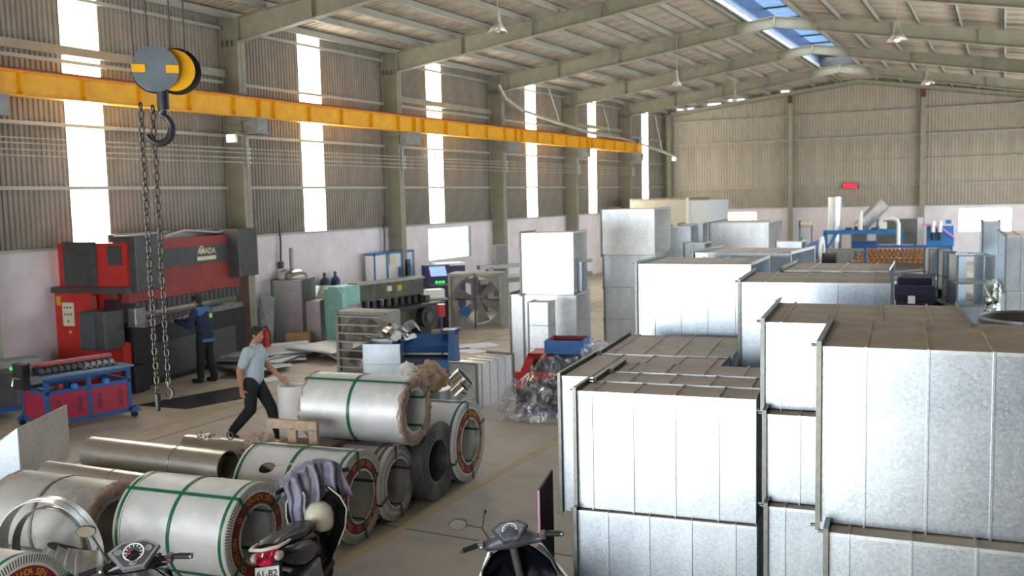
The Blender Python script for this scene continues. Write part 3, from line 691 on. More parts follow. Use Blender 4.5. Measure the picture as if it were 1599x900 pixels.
# P (right tower), Q (open frames)
duct('dark grey duct at the right edge, top of its tower', .033, 17.396, 3, 1.3, 2.05, 1.70, 2.6, .24, grp='right edge tower'); duct('second duct down in the right edge tower', .05, 17.396, 3, 1.3, 2.05, .85, 1.69, .24, grp='right edge tower'); duct('foot duct of the right edge tower', .05, 17.396, 3, 1.3, 2.05, .01, .845, .24, grp='right edge tower')
duct('small duct block standing behind the right edge tower', -.35, 19.9, 3, .3, .8, 1.7, 2.75, 2, grp='right edge tower', bolts=False); duct('foot of the small duct block behind the right edge tower', -.35, 19.9, 3, .3, .8, .01, 1.69, 2, grp='right edge tower', bolts=False)
def open_frame(label, x, y, ang, L, D, z0, z1, divs, grp):
    """a short duct piece lying with open mouth to the camera: two side sheets, top and bottom with gaps between upright strips"""
    t = thing('open_duct_frame', label, 'duct', (x, y, z0), R(ang), grp); h = z1-z0
    for xx in (0, L-.02): MB().box((xx, 0, .01), (xx+.006, D, h-.01)).build('side_sheet', M_galv, t)
    MB().box((0, 0, 0), (L, D, .006)).build('bottom_sheet', M_galvw, t); mb = MB()
    for yy in (0, D): mb = MB(); mb.box((-.02, yy-.012, -.02), (L+.0, yy+.012, .015)); mb.box((-.02, yy-.012, h-.02), (L, yy+.012, h)); mb.box((-.02, yy-.012, 0), (.012, yy+.012, h)); mb.box((L-.03, yy-.012, 0), (L, yy+.012, h)); mb.build('end_frame', M_flange, t)
    for a, b in divs: MB().box((a, D-.1, 0), (b, D-.09, h)).build('upright_strip', M_galv, t)
    return t
for k, nm in enumerate(('upper', 'lower')):
    z0, z1 = ((1.71, 2.2), (1.3, 1.7))[k]
    open_frame('%s narrow galvanised frame at the left of the open frames at right' % nm, -1.3, 20.7, 14, .3, .5, z0, z1, [(.02, .2)], 'open frames at right')
    open_frame('%s middle galvanised frame of the open frames at right' % nm, -1.0, 19.9, 14, .22, .5, z0, z1, [(.02, .2)], 'open frames at right')
    open_frame('%s wide galvanised frame of the open frames at right' % nm, -.707, 18.7, 14, .62, .8, z0, z1, [(.1, .3), (.42, .58)], 'open frames at right')
t = thing('support_crate', 'steel crate carrying the open frames at right', 'crate', (-.75, 18.6, 0), R(14)); MB().box((-.1, 0, 0), (.75, 2.6, 1.285)).build('body', M_dst, t); MB().box((-.4, 1.1, 0), (-.1, 2.7, 1.285)).build('side_body', M_dst, t)
t = thing('crumpled_foil_duct', 'crumpled shiny flexible duct lying in the right edge tower opening', 'duct', (-.13, 17.3, 1.2)); M_foil = mat('crinkled_foil', 'b4bcb4', .22, 1, .2, 30, bump=1, bscale=25)
for k, zz in enumerate((.16, .5)):
    bm = bmesh.new(); bmesh.ops.create_icosphere(bm, subdivisions=5, radius=1)
    for v in bm.verts:
        c_ = v.co.copy(); f_ = .85+.25*noise.noise(c_*2+Vector((k, 0, 0)))+.12*abs(noise.noise(c_*7)); m_ = max(abs(c_.x), abs(c_.y), abs(c_.z)); v.co = Vector((c_.x*.13, c_.y*.24, c_.z*.2))*f_/(m_**.5)+Vector((0, 0, zz))
    me = bpy.data.meshes.new('foil'); bm.to_mesh(me); bm.free(); me.materials.append(M_foil); o = bpy.data.objects.new('foil', me); COL.objects.link(o); o.parent = t
MB().box((-.15, -.1, -1.2), (.12, .3, .02)).build('plinth', M_dst, t)
t = thing('round_duct_ring', 'round galvanised duct ring lying flat at the right behind the largest duct', 'duct ring', (.3, 10.2, 2.0)); MB().pipe((0, 0, 0), (0, 0, .16), .5, .494, 48).build('ring', M_dst, t); MB().pipe((0, 0, .15), (0, 0, .17), .51, .49, 48).build('rim', M_galv, t)
duct('duct carrying the flat round ring at right', -.35, 9.7, 3, 1.3, 1.0, 1.0, 1.99, .2, grp=G1); duct('foot duct below the flat round ring at right', -.35, 9.7, 3, 1.3, 1.0, .01, .99, .2, grp=G1)
# duct lying on the floor, pointing away
t = duct('galvanised duct lying on the floor beside the plastic-wrapped machine', -7.53, 13.18, 86, 1.16, .5, .0, .72, .19, M_galvw, sm=.24, dust=False, grp='ducts lying on the floor')
t.location = (-7.53, 13.18, .003)
duct('galvanised duct standing near the wall behind the walking man', -15.65, 17.6, 14, .8, .7, 0, 1.55, 2, M_galvw, grp='upright ducts near the wall', bolts=False)
duct('second galvanised box with an arched cut beside the upright duct', -14.85, 17.85, 14, .4, .55, 0, 1.05, 2, M_galvw, grp='upright ducts near the wall', bolts=False)
def sheet(label, pts, m, name='metal_sheet', cat='sheet', th=.008, grp=None):
    a, b, c, d = [Vector(p) for p in pts]; n = (b-a).cross(d-a).normalized()*th; mb = MB()
    mb.add([a, b, c, d, a+n, b+n, c+n, d+n], [(3, 2, 1, 0), (4, 5, 6, 7), (0, 1, 5, 4), (1, 2, 6, 5), (2, 3, 7, 6), (3, 0, 4, 7)])
    c_ = (a+b+c+d)/4; mb.v = [v-c_ for v in mb.v]; o = mb.build(name, m); o.location = c_; return tag(o, label, cat, grp)
sheet('bright galvanised sheet leaning against the box near the wall', [(-14.75, 18.15, 0), (-14.35, 18.35, 0), (-14.8, 18.75, 1.35), (-15.2, 18.6, 1.35)], M_galvw)
sheet('dark galvanised offcut leaning left of the upright duct near the press brake', [(-15.75, 16.95, 0), (-15.35, 17.25, 0), (-15.5, 17.55, 1.15), (-15.75, 17.25, 1.3)], M_dst)

# ------------------------------------------------------------------ steel coils (local x = axis, face at x=0, body towards -x)
def coil(label, x, y, R0, L, ang, ri=.56, z=None, m=None, guard='label', straps=(.04, .5, .97), longs=(60, 150, 240, 330), strap_m=None, kraft=False):
    m = m or M_coil; strap_m = strap_m or M_grn; rin = R0*ri
    t = thing('steel_coil', label, 'coil', (x, y, z if z else R0+.004), R(ang), 'steel coils')
    MB().pipe((-L, 0, 0), (0, 0, 0), R0, rin, 72).build('sheet_roll', m, t)
    if guard:
        for s in (0, 1):
            x0 = .006 if s == 0 else -L-.006; sg = 1 if s == 0 else -1
            g = MB(); g.lathe([(R0*.8, 0), (R0+.006, 0), (R0+.006, -.075)], 72, (x0, 0, 0), (sg, 0, 0)); g.build('edge_guard', M_wpap, t)
            if guard in ('label', 'plain'):
                tk = MB(); n = 110
                for i in range(n):
                    a = 2*pi*i/n; tk.add([Vector((x0+sg*.0015, rr*cos(b), rr*sin(b))) for rr, b in ((R0*.86, a), (R0*1.0, a), (R0*1.0, a+.022), (R0*.86, a+.022))], [(0, 1, 2, 3) if s == 0 else (3, 2, 1, 0)])
                tk.build('guard_slot', M_dst, t, kind='stuff')
            if guard == 'label': MB().pipe((x0+sg*.001, 0, 0), (x0+sg*.004, 0, 0), R0*.81, R0*.6, 64).build('label_ring', M_mrn, t)
            MB().pipe((x0-sg*.05, 0, 0), (x0+sg*.012, 0, 0), rin+.012, rin-.004, 48).build('bore_guard', M_galvw, t)
        if guard == 'label':
            tx = MB(); word = 'TÔN HOA SEN'; rr = R0*.665; step = .105
            for rep in range(3):
                a0 = R(112)-rep*2*pi/3
                for i, ch in enumerate(word):
                    if ch == ' ': continue
                    a = a0-i*step
                    mt = Matrix.Translation((.0115, 0, 0)) @ Matrix.Rotation(pi/2, 4, 'Z') @ Matrix.Rotation(pi/2, 4, 'X')   # text x -> +y, text y -> +z, facing +x
                    # place around the ring, top of the letters outwards
                    q = Matrix.Rotation(a-pi/2, 4, 'X') @ Matrix.Translation((0, 0, rr))
                    put_text(tx, ch, q @ mt, R0*.155, .012)
            tx.build('lettering', M_gold, t, label='gold lettering TON HOA SEN on the maroon ring')
            for aa in (R(20), R(140), R(260)): MB().pipe((.0105, R0*.7*cos(aa), R0*.7*sin(aa)), (.012, R0*.7*cos(aa), R0*.7*sin(aa)), R0*.055, R0*.04, 16).build('round_mark', M_gold, t)
    if kraft:
        for x0, sg in ((.0, 1), (-L, -1)):
            mb = MB(); n = 60; rs = []
            for j, (rr, xx) in enumerate(((R0*1.005, -.03), (R0*1.015, 0), (R0*.95, .02), (R0*.72, .015), (R0*.66, -.04))):
                for i in range(n):
                    a = 2*pi*i/n; w_ = 1+.012*sin(a*13+j)+.012*random.uniform(-1, 1); rs.append((x0+sg*(xx+random.uniform(-.012, .012)), rr*w_*cos(a), rr*w_*sin(a)))
            mb.add(rs, [(j*n+i, j*n+(i+1) % n, (j+1)*n+(i+1) % n, (j+1)*n+i) for j in range(4) for i in range(n)], True); mb.build('paper_edge_wrap', M_kraft, t, label='crumpled brown paper edge wrap')
    for f in straps: MB().pipe((-L*f-.016, 0, 0), (-L*f+.016, 0, 0), R0+.0085, R0+.004, 64).build('hoop_strap', strap_m, t)
    for a in longs:
        a = R(a); d = Vector((0, cos(a), sin(a))); pv = Vector((0, -sin(a), cos(a)))*.016
        path = [(-L-.014, rin-.006), (-L-.014, R0+.011), (.018, R0+.011), (.018, rin-.008), (-L*.6, rin-.008)]
        mb = MB()
        for (xa, ra), (xb, rb) in zip(path, path[1:]):
            A_ = Vector((xa, 0, 0))+d*ra; B_ = Vector((xb, 0, 0))+d*rb; nn = (B_-A_).cross(pv).normalized()*.0012
            mb.add([A_-pv-nn, A_+pv-nn, B_+pv-nn, B_-pv-nn, A_-pv+nn, A_+pv+nn, B_+pv+nn, B_-pv+nn], [(0, 1, 2, 3), (7, 6, 5, 4), (0, 4, 5, 1), (2, 6, 7, 3), (1, 5, 6, 2), (3, 7, 4, 0)])
        mb.build('cross_strap', strap_m, t)
    return t
coil('large silver coil with green straps and maroon lettered ring, left behind the scooters', -5.872, 6.262, .457, 1.2, 6.5, longs=(122, 215, 305, 35))
coil('silver coil with maroon lettered ring at the end of the front row, centre', -5.66, 7.514, .461, 1.2, 6.5, longs=(95, 20, 280, 200))
coil('smaller dark banded coil between the maroon-ringed one and the bare grey coil', -5.702, 8.226, .398, 1.2, 6.5, .66, guard='plain', strap_m=mat('brown_strap', '5a4a3c', .5, .2), straps=(.05, .12, .5, .97), longs=(95, 20, 280, 200), m=M_dustc)
t = coil('bare grey wound coil with a stepped face, lying open without label', -5.652, 8.985, .447, 1.15, 5, .53, guard=None, straps=(), longs=(), m=M_dst)
mb = MB()
for i in range(14): r_ = .25+i*.0142; mb.pipe((0, 0, 0), (.0+.004+.005*(i % 3), 0, 0), r_+.0062, r_, 64)
mb.build('coil_edge_windings', M_dst, t, kind='stuff'); MB().cyl((-.3, 0, 0), (-.31, 0, 0), .24, n=48).build('back_disc', M_dst, t)
coil('farthest coil in the row with maroon ring, under the kraft paper heap', -5.692, 9.76, .479, 1.2, 6.5, longs=(95, 20, 280, 200))
coil('silver coil wrapped with brown paper edges, stacked on top of the row', -5.62, 8.50, .372, 1.24, 6.5, .6, z=1.13, guard=None, kraft=True, straps=(.5,), longs=(118, 30, 300))
coil('dusty grey coil with torn brown paper edge at the far left', -7.3, 5.95, .42, 1.25, 5, .6, guard=None, kraft=True, straps=(.5,), strap_m=M_dst, longs=(200,), m=M_dustc)
coil('coil with comb-edged ring cut off by the bottom left corner', -6.3, 4.28, .44, 1.2, 6.5, m=M_coil, longs=(20, 200))
# thin-walled sheet rolls behind
M_roll = mat('shiny_sheet_roll', 'cac8c0', .36, .85, .04)
def roll(label, p0, p1, r, m, th=.012, twist=True):
    a = Vector(p0); b = Vector(p1); d = b-a; t = thing('sheet_roll', label, 'sheet roll', a, math.atan2(d.y, d.x), 'loose sheet rolls'); L = d.length
    MB().pipe((0, 0, 0), (L, 0, 0), r, r-th, 48).build('roll', m, t)
    mb = MB(); n = 26; vs = []
    for i in range(n+1):
        q = 2*pi*1.7*i/n; rr = (r-th)*(1-.42*i/n); vs += [(.01, rr*cos(q), rr*sin(q)), (L-.01, rr*cos(q), rr*sin(q))]
    mb.add(vs, [(2*i, 2*i+2, 2*i+3, 2*i+1) for i in range(n)], True); mb.build('inner_turns', m, t)
    if twist: MB().tube([(L*.66+r*.0, (r+.006)*cos(q), (r+.006)*sin(q)) for q in [2*pi*i/24 for i in range(24)]], .005, 5, closed=True).build('tie_wire', M_steel, t)
    return t
roll('long shiny roll with dark open end behind the large front coil', (-10.5, 8.25, .22), (-8.3, 8.42, .22), .21, M_roll)
roll('thinner shiny roll lying in front of the long one', (-10.4, 7.52, .16), (-8.7, 7.6, .16), .15, M_roll)
roll('short pale roll behind the wired one, close to the walking man', (-9.9, 9.3, .14), (-7.6, 9.6, .14), .135, M_roll)
roll('slim roll wedged behind the front coil', (-8.4, 7.2, .14), (-7.2, 7.3, .14), .13, M_roll)
mb = MB()
for i in range(9): mb.tube([(random.uniform(-.2, .2), random.uniform(-.1, .1), random.uniform(0, .08)) for _ in range(4)], .006, 5)
t = thing('wire_twist', 'tangled bits of wire lying on the rolls', 'wire', (-8.95, 8.75, .42)); mb.build('wires', M_steel, t); MB().tube([(.35+.05*cos(a), .03, .08+.05*sin(a)) for a in [2*pi*i/14 for i in range(14)]], .008, 6, closed=True).build('loop', M_char, t)
# hoops with the mirror in front of the dusty coil
for k, (lab, x, y, r, wd, a, m) in enumerate((('wide bright sheet hoop standing at the left in front of the dusty coil', -7.2, 5.17, .47, .15, 106, M_galvw), ('dark sheet hoop behind the bright hoop at the left', -7.35, 5.32, .4, .1, 103, M_dst))):
    t = thing('sheet_hoop', lab, 'hoop', (x, y, r+.004), R(a), 'sheet hoops'); MB().pipe((-wd/2, 0, 0), (wd/2, 0, 0), r, r-.006, 64).build('band', m, t); MB().pipe((-.004, 0, 0), (.004, 0, 0), r+.006, r, 64).build('seam', M_steel, t)
for k in range(4):
    t = thing('duct_elbow_gore', '%s of the bent elbow gores lying inside the hoops' % ['first', 'second', 'third', 'fourth'][k], 'duct piece', (-7.2+.14*k, 5.17+.01*k, .42), R(20+25*k), 'elbow gores in the hoops'); MB().lathe([(.11, 0), (.12, .14), (.105, .2)], 24, (0, 0, -.1), (.4, .2, 1)).build('gore', M_galvw, t)
t = thing('small_drum', 'low steel drum carrying the elbow gores inside the hoops', 'drum', (-7.0, 5.2, 0)); MB().cyl((0, 0, 0), (0, 0, .32), .2, n=28).build('drum_body', M_dst, t)
# folded sheet at the far left
t = thing('folded_sheet', 'folded galvanised sheet with a bend standing at the left edge', 'sheet', (-10.82, 7.45, 0), R(118)); mb = MB()
mb.box((0, -.004, 0), (1.35, .004, .70)); mb.box((0, .0, .36), (1.35, .008, .372)); mb.build('side_leaf', M_galvw, t)
mb = MB(); mb.add([(0, 0, 0), (-.05, .95, 0), (-.05, .75, .22), (0, 0, .70), (-.008, 0, 0), (-.058, .95, 0), (-.058, .75, .22), (-.008, 0, .70)], [(0, 1, 2, 3), (7, 6, 5, 4), (0, 4, 5, 1), (1, 5, 6, 2), (2, 6, 7, 3), (3, 7, 4, 0)]); mb.build('end_leaf', M_galv, t)
# timber cradle and paper bag beside the top coil
t = thing('timber_cradle', 'weathered timber cradle with an arched rail lying on the coils', 'pallet', (-6.3, 7.72, .86), R(6)); 
MB().box((-.62, -.06, .17), (.0, -.02, .27)).build('rail', M_wood, t); MB().box((-.36, -.06, 0), (-.26, -.02, .18)).build('post', M_wood, t); MB().box((.0-.1, -.06, 0), (.0, -.02, .18)).build('post', M_wood, t); MB().box((-.55, -.1, -.06), (.1, .25, .0)).build('base_board', mat('dark_timber', '6e5b45', .8, 0, .15, 9), t)
t = thing('white_drum', 'white upright sheet cylinder beside the walking man', 'cylinder', (-8.98, 10.42, 0)); MB().pipe((0, 0, 0), (0, 0, .82), .2, .192, 40).build('shell', M_white, t)
def crumple(name, lab, cat, loc, r, m, seed=0, grp=None):
    bm = bmesh.new(); bmesh.ops.create_icosphere(bm, subdivisions=4, radius=1)
    for v in bm.verts:
        n = noise.noise(v.co*2.1+Vector((seed, 0, 0))); n2 = abs(noise.noise(v.co*5.3+Vector((0, seed, 0))))
        v.co *= .82+.35*n+.25*n2; v.co = Vector((v.co.x*r[0], v.co.y*r[1], max(-.9, v.co.z)*r[2]))
    me = bpy.data.meshes.new(name); bm.to_mesh(me); bm.free(); me.materials.append(m); o = bpy.data.objects.new(name, me); COL.objects.link(o); o.location = loc; return tag(o, lab, cat, grp)
crumple('paper_bag', 'crumpled brown paper bag behind the coils in front of the walking man', 'bag', (-8.3, 8.95, .345), (.3, .17, .2), M_kraft, 3)
crumple('kraft_heap', 'heap of torn tan packing paper behind the stacked coil', 'paper', (-6.55, 10.3, 1.12), (.24, .2, .22), mat('tan_paper', 'b59c80', .75, 0, .12, 8), 9)
crumple('white_paper_heap', 'crumpled white paper beside the tan packing paper', 'paper', (-6.95, 10.35, 1.1), (.16, .14, .18), M_white, 5)
t = thing('paper_stand', 'steel drum holding the packing paper behind the row of coils', 'drum', (-6.7, 10.45, 0)); MB().cyl((0, 0, 0), (0, 0, .93), .3, n=32).build('drum_body', M_dst, t)
for k, (x, y, z) in enumerate(((-6.1, 10.2, 1.06), (-5.95, 9.9, 1.0))):
    t = thing('polished_ring', '%s polished steel collar lying on the farthest coil' % ['larger', 'smaller'][k], 'collar', (x, y, z), 0, 'polished collars'); MB().pipe((0, 0, 0), (.1, .05, .1), .15-.06*k, .14-.06*k, 28).build('collar', M_steel, t)

# ------------------------------------------------------------------ press brake (local x along the front, y back to the wall)
pb = thing('press_brake', 'tall red and charcoal press brake with long dark bed against the left wall', 'press brake', (-14.2, 12.15, 0), math.atan2(.987, -.162))
MB().box((.12, .06, .02), (3.75, .34, 1.16)).build('bed', M_blk, pb); MB().box((.7, .03, .1), (3.3, .06, .8)).build('bed_front_plate', M_char, pb); MB().box((.15, .08, 1.16), (3.7, .26, 1.26)).build('die_rail', M_dst, pb)
MB().bev((.16, .12, 1.62), (3.72, .30, 2.76), .01).build('ram', M_redb, pb); MB().box((.3, .1, 2.2), (3.35, .122, 2.56)).build('dark_band', M_char, pb)
mb = MB(); put_text(mb, 'AMADA', T(2.52, .094, 2.40) @ Matrix.Rotation(pi/2, 4, 'X'), .17, .02); mb.build('maker_lettering', M_cream, pb)
MB().bev((2.2, .095, 2.27), (2.84, .1, 2.35), .003).build('maker_plate', M_cream, pb); mb = MB(); mb.pipe((2.36, .092, 2.5), (2.36, .098, 2.5), .07, .05, 20); mb.build('maker_ring', M_cream, pb); mb = MB(); put_text(mb, 'PRESS', T(2.52, .09, 2.29) @ Matrix.Rotation(pi/2, 4, 'X'), .06, 0) if 0 else None
tool = None
for i in range(22):
    q = MB().bev((0, .1, 1.42), (.12, .3, 1.62), .012).build('punch_clamp', M_char, pb) if tool is None else share(tool, pb)
    tool = tool or q; q.location.x = .3+i*.152
mb = MB(); mb.prism([(.16, 1.42), (.2, 1.28), (.24, 1.42)], .28, 3.6, 'yz'); mb.build('punch_blade', M_steel, pb)
for a, b, lab in ((.06, .86, 'left cylinder cover'), (3.3, 4.02, 'right cylinder cover')): MB().bev((a, -.16, 1.84), (b, .34, 2.88), .02).build('cylinder_cover', M_char, pb)
for x0 in (.0, 3.72):
    mb = MB(); mb.prism([(.1, .02), (1.55, .02), (1.55, 2.75), (.0, 2.75), (.0, 1.95), (.62, 1.9), (.7, 1.1), (.3, .95), (.1, .9)], x0, x0+.1, 'yz'); mb.build('side_frame', M_red, pb)
MB().box((-.02, .66, 1.96), (.0, 1.42, 2.78)).build('black_side_panel', M_char, pb); MB().box((-.03, .1, 2.34), (0, .4, 2.7)).build('black_side_panel', M_char, pb)
MB().box((-.12, -.05, 1.83), (.1, 1.66, 1.94)).build('side_shelf', M_char, pb); MB().box((-.14, .72, .02), (-.0, 1.56, 1.83)).build('control_column', M_red, pb); MB().box((-.12, .1, .5), (0, .74, .92)).build('lower_red_frame', M_red, pb)
MB().box((-.142, .62, 1.0), (-.12, .74, 1.8)).build('red_strip', M_redb, pb)
MB().bev((-.165, 1.12, 1.22), (-.14, 1.38, 1.66), .01).build('control_panel', M_cream, pb)
for i in range(3):
    for j in range(2): MB().cyl((-.178, 1.18+i*.07, 1.57-.13*j), (-.165, 1.18+i*.07, 1.57-.13*j), .018, n=10).build('push_button', (M_grn, M_char, M_red)[(i+j) % 3], pb)
MB().cyl((-.178, 1.25, 1.31), (-.165, 1.25, 1.31), .022, n=10).build('push_button', M_green, pb)
mb = MB(); mb.prism([(1.2, 1.08), (1.28, 1.08), (1.24, 1.16)], -.145, -.139, 'yz'); mb.build('warning_triangle', M_yel, pb)
MB().box((-.145, 1.42, 1.6), (-.139, 1.52, 1.78)).build('data_plate', M_gold, pb)
MB().bev((-.55, .1, .84), (-.04, .66, 1.54), .02).build('electric_box', M_char, pb); MB().bev((-.57, .3, .88), (-.55, .64, 1.5), .005).build('box_door', mat('slate_panel', '4a4f57', .5), pb)
MB().bev((.0, -.12, 1.2), (.3, .05, 1.55), .02).build('tool_holder', M_dst, pb); MB().bev((-.2, -.2, .02), (.2, .1, .5), .02).build('foot_block', M_blk, pb)
MB().box((.1, .34, 1.7), (3.8, 1.5, 2.7)).build('rear_casing', M_redb, pb); MB().box((.2, .5, 2.75), (3.6, .56, 2.9)).build('top_pipe', M_dst, pb); MB().tube([(1.5, .3, 2.8), (2.2, .35, 2.9), (3.2, .3, 2.82), (3.5, .1, 2.86)], .025, 6).build('hydraulic_hose', M_pipe, pb)
sheet('bright sheet strip held in the press brake', [(-14.1, 12.0, 1.245), (-13.75, 12.05, 1.225), (-14.0, 13.5, 1.31), (-14.3, 13.45, 1.33)], M_steel, 'metal_strip')
sheet('large thin dark sheet lying on the floor in front of the press brake', [(-13.17, 11.3, .004), (-12.1, 11.4, .004), (-11.7, 12.75, .004), (-12.6, 13.4, .004)], mat('dark_floor_sheet', '35363a', .35, .5, .1), 'floor_sheet')
# roll former, blue with maroon panels --------------------------------------------
rf = thing('roll_forming_machine', 'blue roll forming machine with maroon panels at the left', 'roll former', (-12.81, 9.315, 0), R(77))
LX, LY = 1.36, .86
for x in (0, LX/2-.03, LX-.06):
    for y in (0, LY-.06): MB().box((x, y, .1), (x+.06, y+.06, .8)).build('frame_post', M_blue, rf)
for y in (0, LY-.06):
    MB().box((0, y, .1), (LX, y+.06, .17)).build('frame_rail', M_blue, rf); MB().box((0, y, .58), (LX, y+.06, .64)).build('frame_rail', M_blue, rf); MB().box((0, y, .78), (LX, y+.06, .84)).build('frame_rail', M_blue, rf)
for x in (0, LX-.06): MB().box((x, 0, .1), (x+.06, LY, .17)).build('frame_rail', M_blue, rf); MB().box((x, 0, .58), (x+.06, LY, .64)).build('frame_rail', M_blue, rf)
for x0, x1 in ((.06, LX/2-.03), (LX/2+.03, LX-.06)):
    MB().box((x0, .01, .17), (x1, .03, .58)).build('maroon_panel', M_mar, rf)
    mb = MB()
    for sx in (x0+.09, x1-.16):
        for i in range(8): mb.box((sx, .004, .25+i*.032), (sx+.07, .012, .262+i*.032))
    mb.build('vent_slot', M_blk, rf, kind='stuff')
MB().box((.01, .06, .17), (.03, LY-.06, .58)).build('maroon_panel', M_mar, rf); MB().box((-.01, -.05, .84), (LX+.04, LY*.35, .865)).build('table_plate', mat('blue_grey_plate', '5f7f9c', .35, .4), rf)
MB().box((0, LY*.35, .835), (LX, LY, .86)).build('table_plate', M_char, rf)
MB().bev((0, .36, .98), (1.25, .48, 1.03), .005).build('top_bar', mat('dusty_red_bar', 'a34a50', .5, 0, .1), rf); MB().box((0, .36, .86), (1.25, .38, .98)).build('roll_housing', M_blk, rf)
w0 = None
for i in range(12):
    q = MB().cyl((0, .24, .92), (0, .35, .92), .042, n=14).build('forming_roll', M_dst if i > 6 else M_char, rf); q.location.x = .08+i*.1
    if i > 5: MB().bev((.06+i*.1, .12, .865), (.12+i*.1, .2, .9), .005).build('bearing_block', M_char, rf)
MB().bev((-.12, .5, .62), (.0, .85, 1.02), .01).build('gear_case', M_blk, rf); MB().tube([(-.1, .6, .8), (-.2, .62, .82), (-.22, .62, .7)], .02, 8).build('crank_handle', M_steel, rf)
for y in (.3, .45, .6): MB().box((.02, y, .86), (.05, y+.03, 1.02)).build('end_upright', M_blk, rf)
for x in (-.05, LX-.05):
    for y in (-.08, LY-.0): MB().prism([(x-.02, .1), (x+.16, .1), (x+.08, .2)], y, y+.1, 'xz').build('foot_plate', M_blue, rf); MB().cyl((x+.06, y+.02, .05), (x+.06, y+.08, .05), .048, n=16).build('caster', M_rub, rf)
for x in (.45, .95): MB().cyl((x, -.02, .66), (x, .05, .66), .045, n=14).build('lifting_lug', M_bluel, rf)
# welding box and clutter left of it
t = thing('control_cabinet', 'small grey cabinet with three lit buttons at the left edge', 'cabinet', (-15.0, 10.45, 0), R(70)); MB().bev((-.3, -.2, .1), (.3, .25, .85), .02).build('body', M_plain, t)
for i, m in enumerate((M_ledg, M_ledr, mat('orange_led', 'ff7a20', .5, 0, 0, emit=1.2))): MB().cyl((-.18+i*.16, -.215, .72), (-.18+i*.16, -.2, .72), .028, n=12).build('lit_button', m, t)
t = thing('blue_low_frame', 'low blue steel frame at the left edge beside the roll former', 'frame', (-14.6, 9.9, 0), R(70)); MB().box((-.9, -.3, .12), (.1, .3, .2)).build('beam', M_blue, t); MB().box((-.8, -.3, 0), (-.7, .3, .12)).build('skid', M_blk, t); MB().box((-.85, -.25, .2), (0.1, .25, .75)).build('motor_box', M_char, t)
t = thing('pipe_tool_heap', 'heap of dark tools and hoses between cabinet and press brake', 'tools', (-15.4, 11.35, 0))
for i in range(8): MB().ell((random.uniform(-.3, .3), random.uniform(-.3, .3), .12+.06*i), (.14, .12, .1), 10, 7).build('tool', M_blk, t)
t = thing('fire_extinguisher', 'small red extinguisher on the floor beside the grey cabinet at left', 'extinguisher', (-14.6, 10.95, 0)); MB().lathe([(0, 0), (.08, 0), (.08, .36), (.06, .42), (.025, .45), (.025, .5)], 16).build('body', M_red, t); MB().box((-.05, -.015, .5), (.05, .015, .53)).build('handle', M_blk, t)
t = thing('fire_extinguisher', 'tall red extinguisher standing beside the press brake', 'extinguisher', (-14.75, 16.35, 0)); MB().lathe([(0, 0), (.085, 0), (.09, .02), (.09, .46), (.07, .53), (.025, .57), (.025, .62)], 18).build('body', M_red, t); MB().box((-.06, -.02, .62), (.05, .02, .65)).build('handle', M_blk, t); MB().tube([(.03, 0, .6), (.12, 0, .5), (.11, 0, .25)], .012, 6).build('hose', M_blk, t)
# shear, teal --------------------------------------------------------------------
sh = thing('guillotine_shear', 'teal and grimy olive guillotine shear in the middle left', 'shear', (-13.78, 17.62, 0), R(79))
mb = MB(); mb.prism([(.05, 0), (.55, 0), (.6, .62), (.35, .72), (.3, .85), (.62, .95), (.6, 1.3), (.42, 1.42), (.0, 1.36), (-.02, .9)], -.0, .14, 'yz')
mb.v = [Vector((v.x, -v.y+.35, v.z)) for v in mb.v]; mb.f = [f[::-1] for f in mb.f]; mb.build('side_frame', M_teal, sh)
MB().bev((.1, -.16, .98), (.66, .34, 1.44), .03).build('head_cover', M_teal, sh)
MB().bev((.62, -.1, 1.02), (2.9, .2, 1.45), .02).build('blade_beam', M_olive, sh); MB().box((.6, -.14, 1.42), (2.9, .2, 1.47)).build('beam_top', M_dst, sh)
h0 = None
for i in range(9):
    q = MB().bev((0, -.22, .82), (.1, -.08, 1.02), .02).build('hold_down', M_blk, sh) if h0 is None else share(h0, sh)
    h0 = h0 or q; q.location.x = .75+i*.24
MB().box((.1, -.65, .76), (3.1, .1, .84)).build('table', M_blk, sh); MB().box((.14, -.3, 0), (2.2, -.1, .76)).build('front_plate', M_olive, sh); MB().box((2.75, -.3, 0), (2.9, .4, 1.0)).build('side_frame_far', M_olive, sh)
MB().cyl((2.5, -.62, .5), (2.5, -.42, .5), .26, n=32).build('flywheel', M_blk, sh); MB().cyl((2.5, -.66, .5), (2.5, -.62, .5), .13, n=24).build('wheel_hub', M_char, sh); MB().box((2.3, -.5, 0), (2.7, -.2, .3)).build('motor_foot', M_blk, sh)
MB().box((1.6, -.105, 1.2), (1.75, -.1, 1.32)).build('label_plate', M_cream, sh); MB().box((1.95, -.105, 1.18), (2.1, -.1, 1.32)).build('label_plate', M_gold, sh)
for z in (1.3, 1.2, 1.1, 1.02): MB().cyl((.5, -.125, z), (.5, -.11, z), .02, n=8).build('bolt', M_blk, sh)
